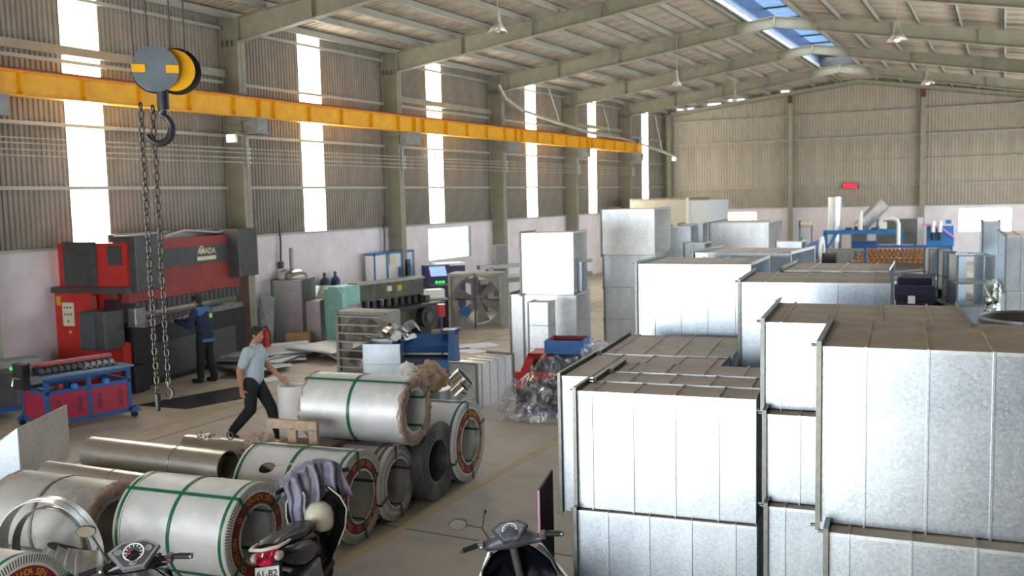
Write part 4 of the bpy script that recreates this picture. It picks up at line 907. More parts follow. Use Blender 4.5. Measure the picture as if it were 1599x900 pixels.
# industrial fans -----------------------------------------------------------------------
def fan(lab, x, y, ang, W, D, H_, slats):
    t = thing('exhaust_fan', lab, 'fan', (x, y, 0), R(ang), 'box exhaust fans'); f = .06
    MB().box((0, 0, 0), (W, D, .02)).build('bottom_panel', M_plain, t); MB().box((0, 0, H_-.02), (W, D, H_)).build('top_panel', M_plain, t)
    for x0 in (0, W-.02): MB().box((x0, 0, .02), (x0+.02, D, H_-.02)).build('side_panel', M_plain, t)
    fm = mat('fan_frame', 'a5a39c', .5, .3, .1)
    for a, b in (((0, -.01, 0), (f, .02, H_)), ((W-f, -.01, 0), (W, .02, H_)), ((0, -.01, 0), (W, .02, f)), ((0, -.01, H_-f), (W, .02, H_))): MB().box(a, b).build('frame_bar', fm, t)
    MB().pipe((W/2, .1, H_/2), (W/2, D*.8, H_/2), min(W, H_)*.46, min(W, H_)*.45, 40).build('shroud_ring', fm, t)
    mb = MB(); n = 48; rr = min(W, H_)*.455; vs = []                          # square face plate with its round opening
    for i in range(n):
        a = 2*pi*i/n; ca, sa = cos(a), sin(a); k_ = min((W/2-.02)/max(abs(ca), 1e-6), (H_/2-.02)/max(abs(sa), 1e-6)); vs += [(W/2+rr*ca, .1, H_/2+rr*sa), (W/2+k_*ca, .1, H_/2+k_*sa)]
    mb.add(vs, [(2*i, 2*((i+1) % n), 2*((i+1) % n)+1, 2*i+1) for i in range(n)]); mb.build('face_plate', fm, t)
    bl = None; rb = min(W, H_)*.42
    for k in range(6):
        mb = MB(); vs = []
        for i in range(6):
            rr = .1+(rb-.1)*i/5; w_ = .06+.12*i/5; tw = R(38-14*i/5); vs += [(rr, -w_*cos(tw), -w_*sin(tw)*.8), (rr, w_*cos(tw), w_*sin(tw)*.8)]
        mb.add([(v[0], v[2], v[1]) for v in vs], [(2*i, 2*i+2, 2*i+3, 2*i+1) for i in range(5)], True); mb.v = [Matrix.Rotation(k*pi/3+.3, 4, 'Y') @ v + Vector((W/2, D*.45, H_/2)) for v in mb.v]; mb.build('blade', mat('grey_blade', '9a9994', .6, .1), t)
    MB().cyl((W/2, D*.3, H_/2), (W/2, D*.6, H_/2), .1, n=20).build('hub', M_dst, t); MB().cyl((W*.25, D*.3, H_*.3), (W*.25, D*.7, H_*.3), .12, n=20).build('motor', M_bluel if not slats else M_char, t)
    if slats:
        s0 = None
        for i in range(slats):
            q = MB().box((f, -.012, 0), (W-f, .03, .024)).build('louvre_slat', mat('louvre_pale', 'bdbab2', .5, .1), t) if s0 is None else share(s0, t)
            s0 = s0 or q; q.location.z = .14+i*(H_-.25)/(slats-1)
    else: MB().box((W/2-.02, -.02, 0), (W/2+.02, .02, H_)).build('cross_bar', M_char, t); MB().box((0, D*.5, H_/2-.02), (W, D*.55, H_/2+.02)).build('motor_mount', M_char, t)
    return t
fan('louvred grey box fan with horizontal slats, in front of the teal shear', -11.69, 14.95, 4, 1.15, .55, 1.26, 7)
fan('large open box fan with round shroud, standing by the wall window', -12.98, 21.4, 15, 1.44, .75, 1.46, 0)
# scrap box, blue folding machine, red cap on rod
t = thing('scrap_box', 'open galvanised box full of shiny offcuts beside the louvred fan', 'box', (-10.62, 14.35, 0), R(20)); mb = MB()
for a, b in (((0, 0, 0), (.72, .01, .74)), ((0, .6, 0), (.72, .61, .74)), ((0, 0, 0), (.01, .6, .74)), ((.71, 0, 0), (.72, .6, .74)), ((0, 0, 0), (.72, .6, .01))): mb.box(a, b)
mb.build('box_shell', M_galv, t); MB().box((-.008, -.008, .35), (.728, .0, .365)).build('fold_line', M_steel, t)
for k in range(16):
    p = (-10.4+random.uniform(-.1, .45), 14.7+random.uniform(0, .35), .74+random.uniform(0, .26)); mb = MB()
    m4 = Matrix.Rotation(random.uniform(0, 3), 4, 'Z') @ Matrix.Rotation(random.uniform(-.9, .9), 4, 'X'); n = 7; rr = random.uniform(.09, .17); ww = random.uniform(.05, .12); vs = []
    for i in range(n+1): a = .9*pi*i/n; vs += [m4 @ Vector((rr*cos(a), -ww, rr*sin(a))), m4 @ Vector((rr*cos(a), ww, rr*sin(a)))]
    mb.add(vs, [(2*i, 2*i+2, 2*i+3, 2*i+1) for i in range(n)], True); o = mb.build('metal_offcut', (M_steel, M_white, M_galvw)[k % 3]); o.location = p; tag(o, 'curled shiny metal offcut heaped in the open scrap box', 'offcut', 'offcuts in the scrap box')
fm_ = thing('folding_machine', 'dark blue hand folding machine behind the stacked coil', 'folding machine', (-10.3, 14.9, 0), R(20))
q = MB(); q.prism([(-.1, .52), (.2, .6), (.12, .86), (-.16, .66)], 0, 1.12, 'yz'); q.build('folding_beam', M_blue, fm_); mb = MB(); mb.prism([(-.22, .3), (-.02, .36), (.02, .47), (-.2, .42)], 0, 1.12, 'yz'); mb.build('apron', M_navy, fm_); MB().box((0, -.02, .40), (1.15, .12, .48)).build('lower_jaw', M_blk, fm_)
mb = MB(); mb.prism([(-.42, 0), (.3, 0), (.14, .97), (-.22, .97)], 1.12, 1.24, 'yz'); mb.build('end_stand', M_blue, fm_); MB().box((.95, -.1, .88), (1.25, .25, .95)).build('top_cap', M_navy, fm_); MB().box((.75, -.25, 0), (1.15, .1, .4)).build('pedestal', M_bluel, fm_); MB().tube([(.4, 0, .02), (.6, 0, .25), (.75, 0, .4)], .03, 8).build('brace', M_blue, fm_); MB().box((.0, -.05, 0), (.08, .15, .42)).build('far_stand', M_blue, fm_)
t = thing('red_capped_post', 'red tin upside down on a thin blue post above the folding machine', 'post', (-9.42, 15.25, 0)); MB().cyl((0, 0, 0), (0, 0, 1.25), .02, n=10).build('post', M_blue, t); MB().cyl((0, 0, 1.2), (0, 0, 1.43), .075, n=24).build('tin', mat('crimson_tin', 'b01632', .4), t); MB().cyl((0, 0, 1.43), (0, 0, 1.437), .073, n=24).build('tin_base', M_white, t); MB().cyl((0, 0, 0), (0, 0, .02), .12, n=20).build('foot', M_blk, t)
# plastic-wrapped red and blue machine
wm = thing('wrapped_machine', 'red and blue machine under clear plastic film beside the left of the ducts', 'machine', (-6.68, 12.87, 0), R(12))
MB().box((0, 0, .03), (1.15, .7, .12)).build('skid', M_blue, wm); MB().box((.5, .1, .12), (1.1, .65, 1.02)).build('blue_body', M_navy, wm); mb = MB()
for a, b in (((.5, .0, 1.02), (.52, .6, 1.22)), ((1.08, .0, 1.02), (1.1, .6, 1.22)), ((.5, .0, 1.02), (1.1, .02, 1.22)), ((.5, .58, 1.02), (1.1, .6, 1.22))): mb.box(a, b)
mb.build('blue_hopper', mat('hopper_blue', '2366b0', .4), wm); MB().box((.52, .02, 1.1), (1.08, .58, 1.12)).build('hopper_floor', M_redb, wm); MB().box((.52, .572, 1.1), (1.08, .58, 1.215)).build('hopper_liner', M_redb, wm); MB().box((.52, .02, 1.1), (.53, .57, 1.215)).build('hopper_liner', M_redb, wm); MB().box((1.07, .02, 1.1), (1.08, .57, 1.215)).build('hopper_liner', M_redb, wm)
mrd = mat('bright_red', 'd01c1c', .4); mb = MB(); mb.prism([(-.02, .45), (.1, .45), (.32, .93), (.62, .93), (.62, 1.0), (.22, 1.0)], .05, .12, 'xz'); mb.prism([(-.02, .45), (.1, .45), (.32, .93), (.62, .93), (.62, 1.0), (.22, 1.0)], .55, .62, 'xz'); mb.box((.22, .05, .93), (.62, .62, 1.0)); mb.build('red_guard_frame', mrd, wm); MB().box((.0, .1, .12), (.5, .6, .6)).build('gear_body', M_olive, wm); MB().box((.02, .02, .62), (.62, .1, .72)).build('red_panel', mrd, wm); MB().cyl((.2, .0, .35), (.2, .1, .35), .14, n=20).build('pulley', M_blk, wm); MB().bev((.25, .2, .6), (.5, .5, .9), .03).build('motor', M_blk, wm)
mb = MB(); nx, ny = 60, 34; vs = []
def hfilm(u, v):
    x = -.22+1.75*u; y = -.22+1.1*v
    h = .62 if x < .1 else (.62+.5*min(1, (x-.1)/.5))
    e = min(1, max(0, min(u/.13, (1-u)/.06, v/.16, (1-v)/.1))); e = e**.45
    n = noise.noise(Vector((x*3.1, y*3.3, 1)))*.09+abs(noise.noise(Vector((x*8, y*7, 3))))*.06
    return Vector((x+.05*noise.noise(Vector((x*5, y*5, 9))), y+.05*noise.noise(Vector((x*4, y*6, 5)))-.1*(1-e), max(.02, (h*1.0)*e+n*e*1.2-(.14 if x > .55 and y < .6 and x < 1.05 else 0))))
for j in range(ny+1):
    for i in range(nx+1): vs.append(hfilm(i/nx, j/ny))
mb.add(vs, [(j*(nx+1)+i, j*(nx+1)+i+1, (j+1)*(nx+1)+i+1, (j+1)*(nx+1)+i) for j in range(ny) for i in range(nx)], True)
fl_ = mb.build('plastic_film', M_film); fl_.location = (-6.68, 12.87, 0); fl_.rotation_euler = (0, 0, R(12)); tag(fl_, 'crinkled clear plastic film draped over the red and blue machine', 'plastic film')
# gas bottles by the wall
for k, (y, m, lab) in enumerate(((18.95, M_gas, 'short blue gas bottle by the wall, leftmost of three'), (19.75, mat('dark_gas_bottle', '2c3f4f', .5), 'dark grey blue gas bottle by the wall, middle of three'), (20.2, M_gas, 'blue gas bottle by the wall, rightmost of three'))):
    t = thing('gas_cylinder', lab, 'gas bottle', (-15.75, y, 0), 0, 'gas bottles by the wall'); MB().lathe([(0, 0), (.12, 0), (.125, .03), (.125, 1.3), (.11, 1.38), (.06, 1.44), (.035, 1.46)], 20).build('bottle', m, t); MB().lathe([(.035, 1.45), (.04, 1.47), (.04, 1.56), (0, 1.58)], 10).build('valve_cap', M_char, t)
# tall blue-white cabinets
t = thing('control_cabinet', 'tall white cabinet with bright blue edges against the left wall', 'cabinet', (-15.45, 21.55, 0), R(90))
for i, (a, b) in enumerate(((0, .65), (.65, 1.4), (1.4, 2.0))):
    MB().bev((a+.01, .02, .05), (b-.01, .3, 1.92), .01).build('cabinet_body', M_white, t)
for a in (0, .62, 1.36, 1.96): MB().box((a, -.01, .03), (a+.06, .0, 1.95)).build('blue_edge', M_bluel, t)
MB().box((0, -.01, 1.9), (2.0, .31, 1.96)).build('blue_edge', M_bluel, t); MB().bev((1.5, -.03, 1.2), (1.8, -.01, 1.7), .01).build('control_panel', M_bluel, t); MB().box((1.58, -.035, 1.45), (1.72, -.03, 1.6)).build('display', M_char, t); MB().box((.75, -.015, 1.6), (1.05, -.01, 1.9)).build('notice', M_cream, t); MB().box((1.2, -.012, .9), (1.3, -.01, 1.5)).build('blue_mark', M_bluel, t)
# purple plasma cutting machine with console and table
t = thing('cutting_machine', 'dark purple machine console with tilted screen and green lamps', 'machine', (-14.4, 22.6, 0), R(50))
MB().bev((0, 0, 0), (.65, .5, 1.05), .02).build('pedestal', M_purple, t); mb = MB(); mb.prism([(-.15, 1.0), (.5, 1.0), (.5, 1.55), (.25, 1.55), (-.05, 1.15)], 0, .75, 'yz'); mb.build('console', M_purple, t)
mb = MB(); mb.add([(.12, .02, 1.24), (.6, .02, 1.24), (.6, .2, 1.5), (.12, .2, 1.5)], [(0, 1, 2, 3)]); mb.v = [v+Vector((0, -.02, .012)) for v in mb.v]; mb.build('screen', M_scr, t)
for i in range(3): MB().box((.2+i*.1, -.16, 1.06), (.26+i*.1, -.15, 1.12)).build('green_lamp', M_ledg, t)
MB().box((.0, -.3, 1.0), (.8, 0, 1.04)).build('keyboard_tray', M_dst, t); MB().bev((.4, .4, .0), (1.3, 1.0, 1.55), .02).build('power_box', M_purple, t); MB().box((.42, .38, 1.5), (1.3, 1.0, 1.57)).build('box_top', M_white, t)
t = thing('cutting_table', 'long grey machine bed behind the large box fan', 'machine bed', (-13.8, 24.6, 0), R(60)); MB().box((0, 0, .85), (4.2, 1.2, 1.0)).build('bed', M_plain, t); MB().box((0, .0, 1.3), (4.2, .2, 1.42)).build('gantry', M_dst, t)
for x in (.3, 3.8): MB().box((x, .1, 0), (x+.2, 1.1, .85)).build('leg', M_plain, t); MB().box((x, .0, .95), (x+.15, .2, 1.35)).build('gantry_post', M_dst, t)
MB().bev((1.6, -.1, 1.35), (1.9, .3, 1.8), .02).build('torch_carriage', M_bluel, t); MB().bev((.6, 0, 1.42), (1.0, .3, 2.0), .02).build('tower_box', M_plain, t)
for k in range(3):
    t2 = thing('parts_bin', '%s pale bin standing on the gantry behind the box fan' % ['first', 'second', 'third'][k], 'bin', (-12.75+.45*k, 26.1+.8*k, 1.425), R(60), 'bins on the gantry'); MB().bev((-.14, -.16, 0), (.14, .16, .25+.06*k), .02).build('bin_body', M_ledge, t2)
t = thing('small_press_box', 'grey open steel housing between shear and purple console', 'housing', (-13.2, 20.6, 0), R(55)); mb = MB()
for a, b in (((0, 0, 0), (.7, .02, .06)), ((0, 0, .8), (.7, .5, .84)), ((0, 0, 0), (.05, .5, .84)), ((.65, 0, 0), (.7, .5, .84)), ((0, .48, 0), (.7, .5, .84))): mb.box(a, b)
mb.build('housing_shell', mat('stained_steel', '8c857a', .5, .4, .3, 5), t); MB().bev((.1, .1, .84), (.6, .4, 1.08), .02).build('white_box', M_white, t)
# sheets on the floor left of the louvred fan
rnd = random.Random(4)
for k in range(16):
    cx, cy = -13.7+rnd.uniform(-1.3, 1.3), 15.6+rnd.uniform(-1.1, 1.3); a = rnd.uniform(0, 3.1); w_, d_ = rnd.uniform(.35, .9), rnd.uniform(.25, .7); z = .01+.014*k
    mb = MB(); mb.box((-w_, -d_, 0), (w_, d_, .006)); mb.box((-w_, d_-.01, 0), (w_, d_, .05)) if k % 3 == 0 else None
    o = mb.build('sheet_offcut', (M_ledge, M_steel, M_galvw, M_white)[k % 4]); o.location = (cx, cy, z); o.rotation_euler = (0, 0, a); tag(o, 'flat pale sheet offcut in the heap on the floor behind the walking man', 'offcut', 'sheet offcuts on the floor')
for k, (x, y, s) in enumerate(((-11.4, 18.2, .5), (-10.9, 18.9, .6), (-11.9, 18.8, .7), (-10.6, 18.3, .4), (-13.3, 14.1, .5), (-12.6, 13.9, .35))):
    o = MB().box((-s, -s*.6, 0), (s, s*.6, .005)).build('sheet_offcut', (M_steel, M_ledge)[k % 2]); o.location = (x, y, .006); o.rotation_euler = (0, 0, k*.9); tag(o, ['shiny sheet piece on the open floor right of the shear', 'pale sheet piece on the floor before the large box fan', 'wide shiny sheet lying by the flywheel of the shear', 'smallest pale floor sheet near the red-capped post', 'shiny sheet piece on the floor near the dark floor sheet', 'small pale sheet piece on the floor by the walking man'][k], 'offcut')
t = thing('wooden_crate', 'small timber crate beside the gas bottles and shear', 'crate', (-14.9, 17.15, 0), R(20)); MB().box((0, 0, .12), (.5, .35, .36)).build('box', M_card, t); MB().box((.02, .0, 0), (.12, .35, .12)).build('foot', M_wood, t); MB().box((.38, .0, 0), (.48, .35, .12)).build('foot', M_wood, t)
t = thing('white_triangle_offcut', 'white folded triangular offcut standing behind the stacked coil', 'offcut', (-9.0, 12.1, .35), R(25)); MB().prism([(-.2, 0), (.25, 0), (.02, .3)], 0, .03, 'xz').build('triangle', M_white, t)
t = thing('round_cowl', 'shiny round vent cowl on top of the upright duct by the wall', 'cowl', (-15.55, 18.25, 1.56)); MB().lathe([(.38, 0), (.36, .12), (.2, .22), (0, .25)], 24).build('cowl', M_steel, t); MB().cyl((0, 0, .2), (0, 0, .75), .05, n=10).build('stem', M_dst, t)
o = thing('work_stand', 'grey stand under the white triangular offcut', 'stand', (-9.0, 12.25, 0), R(25)); MB().box((-.4, -.25, .3), (.4, .25, .345)).build('top', M_plain, o); 
for x in (-.36, .32):
    for y in (-.22, .18): MB().box((x, y, 0), (x+.04, y+.04, .3)).build('leg', M_plain, o)
# far machines --------------------------------------------------------------------------
t = thing('beige_cabin', 'large plain beige panelled cabin in the far left corner', 'cabin', (-14.7, 39.9, 0), R(0)); MB().box((0, 0, 0), (2.6, 3.5, 3.2)).build('front_panel', M_beige, t); MB().box((2.6, .0, 0), (3.5, 3.4, 3.12)).build('side_panel', M_ledge, t); MB().box((2.55, -.03, 0), (2.68, 0, 3.24)).build('corner_trim', M_white, t); MB().box((0, -.02, 3.18), (2.6, 3.5, 3.24)).build('roof_edge', M_wood, t)
for k, (x0, z0, x1, z1, lab) in enumerate(((-6.63, 0, -6.63, 3.12, 'upright white spiral duct standing behind the blue frame table'), (-5.6, 1.75, -4.6, 2.85, 'leaning white spiral duct behind the blue frame table'))):
    t = thing('spiral_duct', lab, 'spiral duct', (x0, 44, z0)); r = .3; d = Vector((x1-x0, 0, z1-z0)); MB().pipe((0, 0, 0), d, r, r-.01, 32).build('tube', M_galvw, t); n = int(d.length/.15); dn = d.normalized()
    for i in range(1, n): MB().pipe(dn*(i*.15), dn*(i*.15+.012), r+.006, r-.002, 28).build('spiral_rib', M_galv, t)
    if k: MB().box((-.3, -.3, -1.75), (.3, .3, -.2)).build('stand', M_dst, t)
t = thing('blue_frame_table', 'bright blue steel machine frame in the far middle', 'machine frame', (-7.0, 43.2, 0)); 
for x in (0, 3.0): MB().box((x, 0, 0), (x+.14, .14, 1.55)).build('leg', M_bluel, t); MB().box((x, .9, 0), (x+.14, 1.04, 1.55)).build('leg', M_bluel, t)
MB().box((0, 0, 1.5), (3.15, .14, 1.68)).build('top_rail', M_bluel, t); MB().box((0, .9, 1.5), (3.15, 1.04, 1.68)).build('top_rail', M_bluel, t); mb = MB(); mb.prism([(.14, .9), (.24, .9), (.6, 1.5), (.45, 1.5)], 0, .1, 'xz'); mb.build('brace', M_bluel, t)
for i in range(5): MB().bev((.9+.35*i, .2, 1.68), (1.1+.35*i, .7, 1.78+.05*(i % 3)), .01).build('carriage_part', (M_blue, M_char, M_dst)[i % 3], t)
MB().bev((1.2, .0, .85), (2.2, .6, 1.2), .02).build('drive_unit', M_blue, t)
t = thing('bent_white_pipe', 'white exhaust pipe bent over at the end of the blue frame', 'pipe', (-4.35, 42.8, 0)); MB().tube([(.45, 0, 0), (.45, 0, 1.95), (.4, 0, 2.1), (.25, 0, 2.18), (-.1, 0, 2.18), (-.25, 0, 2.1), (-.28, 0, 1.9)], .075, 12).build('pipe', M_white, t); MB().bev((-.3, -.1, 1.75), (-.02, .1, 2.05), .03).build('valve_box', M_white, t); MB().cyl((-1.1, .3, 1.7), (-1.1, .3, 2.5), .09, n=14).build('stub_pipe', M_white, t)
t = thing('glass_sheet_rack', 'large dark reflective sheet standing before the far wall', 'sheet', (-5.2, 46.6, 0)); MB().box((0, 0, .9), (1.75, .05, 2.06)).build('sheet', M_darkg, t); MB().box((1.75, -.03, .0), (1.98, .1, 2.1)).build('white_post', M_white, t); MB().box((0, 0, 0), (.1, .1, .9)).build('foot', M_dst, t); MB().box((1.6, 0, 0), (1.7, .1, .9)).build('foot', M_dst, t)
t = thing('filter_machine', 'blue machine with twin white air filters and a pink hose by the right post', 'machine', (-3.0, 45.4, 0)); MB().bev((0, 0, .85), (1.1, .6, 1.75), .02).build('cabinet', M_bluel, t); MB().box((0.1, .1, 0), (1.0, .5, .85)).build('pedestal', M_plain, t)
for x in (.28, .55): MB().cyl((x, -.12, 1.5), (x, -.12, 1.98), .09, n=16).build('filter_cup', M_white, t); MB().cyl((x, -.12, 1.15), (x, -.12, 1.5), .07, n=16).build('filter_bowl', M_blk, t)
MB().tube([(-.2, -.1, 1.85), (.2, -.16, 1.8), (.7, -.16, 1.6), (1.15, -.15, 1.25)], .035, 8).build('hose', M_pink, t); MB().box((.75, .1, 1.85), (1.0, .4, 2.02)).build('small_box', M_bluel, t)
t = thing('decoiler_stand', 'thin blue stand carrying a white spool near the left gable post', 'stand', (-7.55, 42, 0)); MB().cyl((-.22, 0, 0), (-.22, 0, 1.95), .03, n=8).build('post', M_blue, t); MB().cyl((.28, 0, 0), (.28, 0, 1.95), .03, n=8).build('post', M_blue, t); MB().cyl((-.18, 0, 2.0), (.24, 0, 2.0), .12, n=20).build('spool', M_cream, t); MB().cyl((-.24, 0, 2.0), (-.18, 0, 2.0), .16, n=16).build('spool_flange', M_char, t)
t = thing('gas_cylinder', 'green gas bottle standing far behind the open-ended duct', 'gas bottle', (-6.95, 38, 0)); MB().lathe([(0, 0), (.12, 0), (.12, 1.4), (.06, 1.55), (.03, 1.68)], 16).build('bottle', M_green, t)
t = thing('decoiler', 'blue cone decoiler with a white ring far behind the ducts', 'decoiler', (-5.25, 32, 1.5)); MB().lathe([(.16, -.45), (.24, -.3), (.34, 0)], 28, (0, 0, 0), (1, 0, 0)).build('cone', mat('pale_blue_cone', '6f95c4', .35, .3), t); MB().pipe((0, 0, 0), (.06, 0, 0), .44, .2, 36).build('white_ring', M_white, t); MB().box((-.4, -.2, -1.5), (.0, .2, -.35)).build('stand', M_dst, t); MB().cyl((.06, 0, -.3), (.5, 0, -.3), .2, n=24).build('black_roll', M_blk, t)
MB().box((.1, -.15, -1.5), (.4, .15, -.5)).build('roll_stand', M_dst, t)
# duct line with copper coloured rollers
dl = thing('roller_conveyor', 'long roller conveyor with rows of copper coloured rollers at the far right', 'conveyor', (-3.9, 24.5, 0), R(3)); LC = 13
for x in (0, 2.45):
    MB().box((x, 0, .92), (x+.08, LC, 1.02)).build('side_rail', M_dst, dl)
    for y in (.1, 4.3, 8.6, 12.7): MB().box((x, y, 0), (x+.08, y+.08, .92)).build('leg', M_blue, dl)
for i in range(5):
    y = 6.2+i*1.55; t_ = MB(); k = 0
    for j in range(16): t_.cyl((.12+j*.145, y, 1.2), (.21+j*.145, y, 1.2), .07, n=8)
    t_.cyl((.06, y, 1.2), (2.47, y, 1.2), .02, n=6)
    t_.build('copper_roller_row', M_copper, dl); MB().box((.02, y-.03, 1.0), (.06, y+.03, 1.24)).build('roller_post', M_blue, dl); MB().box((2.46, y-.03, 1.0), (2.5, y+.03, 1.24)).build('roller_post', M_blue, dl)
MB().box((0.1, .2, .8), (2.4, LC-.2, .86)).build('lower_deck', M_char, dl)
for i in range(22):
    q = MB().box((-.04, -1.0, 0), (.04, 1.0, .04)).build('slanted_plank', (M_white, M_plain, M_wood, M_char)[i % 4], dl); q.location = (.45+(i % 11)*.19, 1.6+2.2*(i // 11)+.12*(i % 4), 1.05+.03*(i % 2)); q.rotation_euler = (0, 0, R(-32))
t = thing('blue_gantry', 'blue steel gantry rail crossing in front of the roller conveyor', 'gantry', (-3.6, 29.3, 0)); MB().box((0, 0, 1.72), (2.35, .08, 1.8)).build('rail', M_blue, t); MB().box((0, 0, 0), (.08, .08, 1.72)).build('post', M_blue, t); MB().box((2.27, 0, 0), (2.35, .08, 1.72)).build('post', M_blue, t)
t = thing('feeder_machine', 'dark navy feeder machine behind the dusty topped ducts at right', 'machine', (-1.75, 18.9, 0)); MB().bev((0, 0, 0), (.62, 1.6, 1.35), .02).build('body', M_navy, t); MB().box((-.02, -.05, 1.35), (.66, 1.6, 1.45)).build('top_plate', M_blk, t); MB().box((-.02, -.1, 1.45), (.66, .1, 1.62)).build('upper_beam', M_navy, t); MB().box((.22, -.12, 1.3), (.34, -.1, 1.44)).build('white_label', M_white, t); MB().bev((.0, .2, 1.45), (.6, 1.2, 1.75), .03).build('motor_cover', M_navy, t)
t = thing('workbench', 'long pale steel workbench behind the far machines', 'workbench', (-7.2, 39.6, 0)); MB().box((0, 0, 1.0), (3.0, .8, 1.06)).build('top', M_plain, t); 
for k in range(3): MB().box((.1+k*.98, .02, .1), (1.0+k*.98, .1, .98)).build('panel', M_plain, t)
for x in (0.02, 2.92): MB().box((x, .05, 0), (x+.06, .7, 1.0)).build('leg', M_plain, t)
# dark maroon board beside the ducts
t = thing('maroon_board', 'dark maroon board with a pink edge leaning on the left of the ducts', 'board', (-3.44, 7.06, 0), R(0)); mb = MB(); mb.prism([(0, 0), (.32, 0), (.32, 1.02), (0, .93)], 0, .018, 'xz'); mb.v = [Matrix.Rotation(R(94), 4, 'Z') @ v for v in mb.v]; mb.build('board', M_maroonb, t); mb = MB(); mb.box((-.006, -.001, 0), (.0, .019, .93)); mb.v = [Matrix.Rotation(R(94), 4, 'Z') @ v for v in mb.v]; mb.build('board_edge', M_pinke, t)

# ------------------------------------------------------------------ scooters (local +y = riding direction)
def wheel(mb_t, parent, y, m0):
    q = MB(); q.m = m0; q.add(*(lambda: ([Vector((0+.036*cos(b), y+(.245+.036*sin(b))*cos(a), .28+(.245+.036*sin(b))*sin(a))) for a in [2*pi*i/32 for i in range(32)] for b in [2*pi*j/10 for j in range(10)]],
        [(i*10+j, i*10+(j+1) % 10, ((i+1) % 32)*10+(j+1) % 10, ((i+1) % 32)*10+j) for i in range(32) for j in range(10)]))(), smooth=True); q.build('tyre', M_rub, parent)
    q = MB(); q.m = m0; q.pipe((-.02, y, .28), (.02, y, .28), .215, .2, 32); q.cyl((-.05, y, .28), (.05, y, .28), .045, n=16)
    for k in range(5): a = 2*pi*k/5; q.tube([(0, y+.04*cos(a), .28+.04*sin(a)), (0, y+.205*cos(a+.15), .28+.205*sin(a+.15))], .012, 6)
    q.build('wheel_rim', M_silver, parent)
def scooter(label, x, y, h, lean, steer, body, side, style):
    t = thing('motor_scooter', label, 'scooter', (x, y, 0), h, 'parked scooters'); t.rotation_euler = (0, lean, h)
    S = T(0, .42, 0) @ Rz(steer) @ T(0, -.42, 0); I = Matrix.Identity(4)
    wheel(None, t, -.62, I); wheel(None, t, .62, S)
    q = MB(); q.m = S; q.prism([(.38, .42), (.52, .58), (.7, .58), (.88, .44), (.84, .42), (.68, .53), (.54, .53), (.42, .4)], -.06, .06, 'yz'); q.build('front_fender', body, t)
    q = MB(); q.m = S
    for sx in (-.075, .075): q.cyl((sx, .5, .6), (sx, .62, .28), .018, n=10)
    q.cyl((0, .40, .98), (0, .52, .58), .03, n=12); q.build('fork', M_dst, t)
    # leg shield
    q = MB(); vs = []; n = 12; rows = ((.92, .16, .36), (.82, .24, .38), (.7, .27, .40), (.55, .24, .36), (.42, .17, .30), (.32, .12, .22))
    for z, wd, yy in rows:
        for i in range(n+1):
            u = -1+2*i/n; vs.append((wd*u, yy+.16*(1-abs(u)**2.2), z))
    m_ = len(vs); vs += [(vx*.97, vy-.02, vz) for vx, vy, vz in vs]
    fs = [(j*(n+1)+i, (j+1)*(n+1)+i, (j+1)*(n+1)+i+1, j*(n+1)+i+1) for j in range(len(rows)-1) for i in range(n)]
    fs2 = [tuple(m_+k for k in f[::-1]) for f in fs]; q.add(vs, fs+fs2, True); q.build('leg_shield', side, t)
    for sx in (-1, 1): MB().tube([(sx*.165, .36, .925), (sx*.247, .38, .82), (sx*.277, .40, .7), (sx*.247, .36, .55), (sx*.177, .3, .42)], .008, 6).build('shield_edge', M_ivory if style == 'B' else M_silver, t)
    for sx in (-1, 1):
        e_ = .1 if style == 'C' else 0; q = MB(); q.add([(sx*.2, .5, .9), (sx*(.27+e_), .40, .62), (sx*(.2+e_), .72, .48), (sx*.13, .74, .74), (sx*.18, .5, .9), (sx*(.25+e_), .40, .62), (sx*(.18+e_), .72, .48), (sx*.11, .74, .74)], [(0, 1, 2, 3), (7, 6, 5, 4), (0, 4, 5, 1), (1, 5, 6, 2), (2, 6, 7, 3), (3, 7, 4, 0)]); q.build('front_wing', M_silver if style == 'C' else body, t)
    MB().bev((-.08, .1, .32), (.08, .38, .62), .03).build('center_tunnel', side, t)
    # tail body
    def loft(rows, m, name, n=16, p=2.6):
        q = MB(); vs = []
        for yy, zc, hw, hh in rows:
            for i in range(n):
                a = 2*pi*i/n; ca, sa = cos(a), sin(a); vs.append((hw*math.copysign(abs(ca)**(2/p), ca), yy, zc+hh*math.copysign(abs(sa)**(2/p), sa)))
        k = len(rows); q.add(vs, [(j*n+i, (j+1)*n+i, (j+1)*n+(i+1) % n, j*n+(i+1) % n) for j in range(k-1) for i in range(n)]+[tuple(range(n))[::-1], tuple(range((k-1)*n, k*n))][::1], True)
        o = q.build(name, m, t); return o
    loft([(.14, .5, .1, .1), (.0, .56, .12, .14), (-.3, .6, .135, .13), (-.55, .68, .13, .1), (-.7, .73, .1, .065), (-.76, .745, .07, .045)], body, 'tail_body')
    loft([(.1, .68, .09, .035), (0, .72, .12, .05), (-.2, .73, .13, .055), (-.4, .77, .125, .05), (-.62, .81, .11, .035), (-.7, .81, .08, .02)], M_seat, 'seat')
    MB().tube([(-.1, -.5, .78), (-.13, -.64, .805), (-.11, -.77, .82), (0, -.81, .82), (.11, -.77, .82), (.13, -.64, .805), (.1, -.5, .78)], .014, 8).build('grab_rail', M_ivory if style == 'B' else M_silver, t)
    loft([(-.70, .745, .09, .052), (-.78, .745, .085, .05), (-.815, .735, .06, .036)], M_tail, 'tail_lamp')
    for sx in (-1, 1):
        q = MB(); q.ell((sx*.095, -.745, .745), (.035, .06, .036), 14, 10); q.build('indicator_lens', M_lens, t)
    q = MB(); q.prism([(-.72, .69), (-.66, .66), (-.78, .32), (-.82, .34)], -.07, .07, 'yz'); q.build('rear_mudguard', M_blk, t)
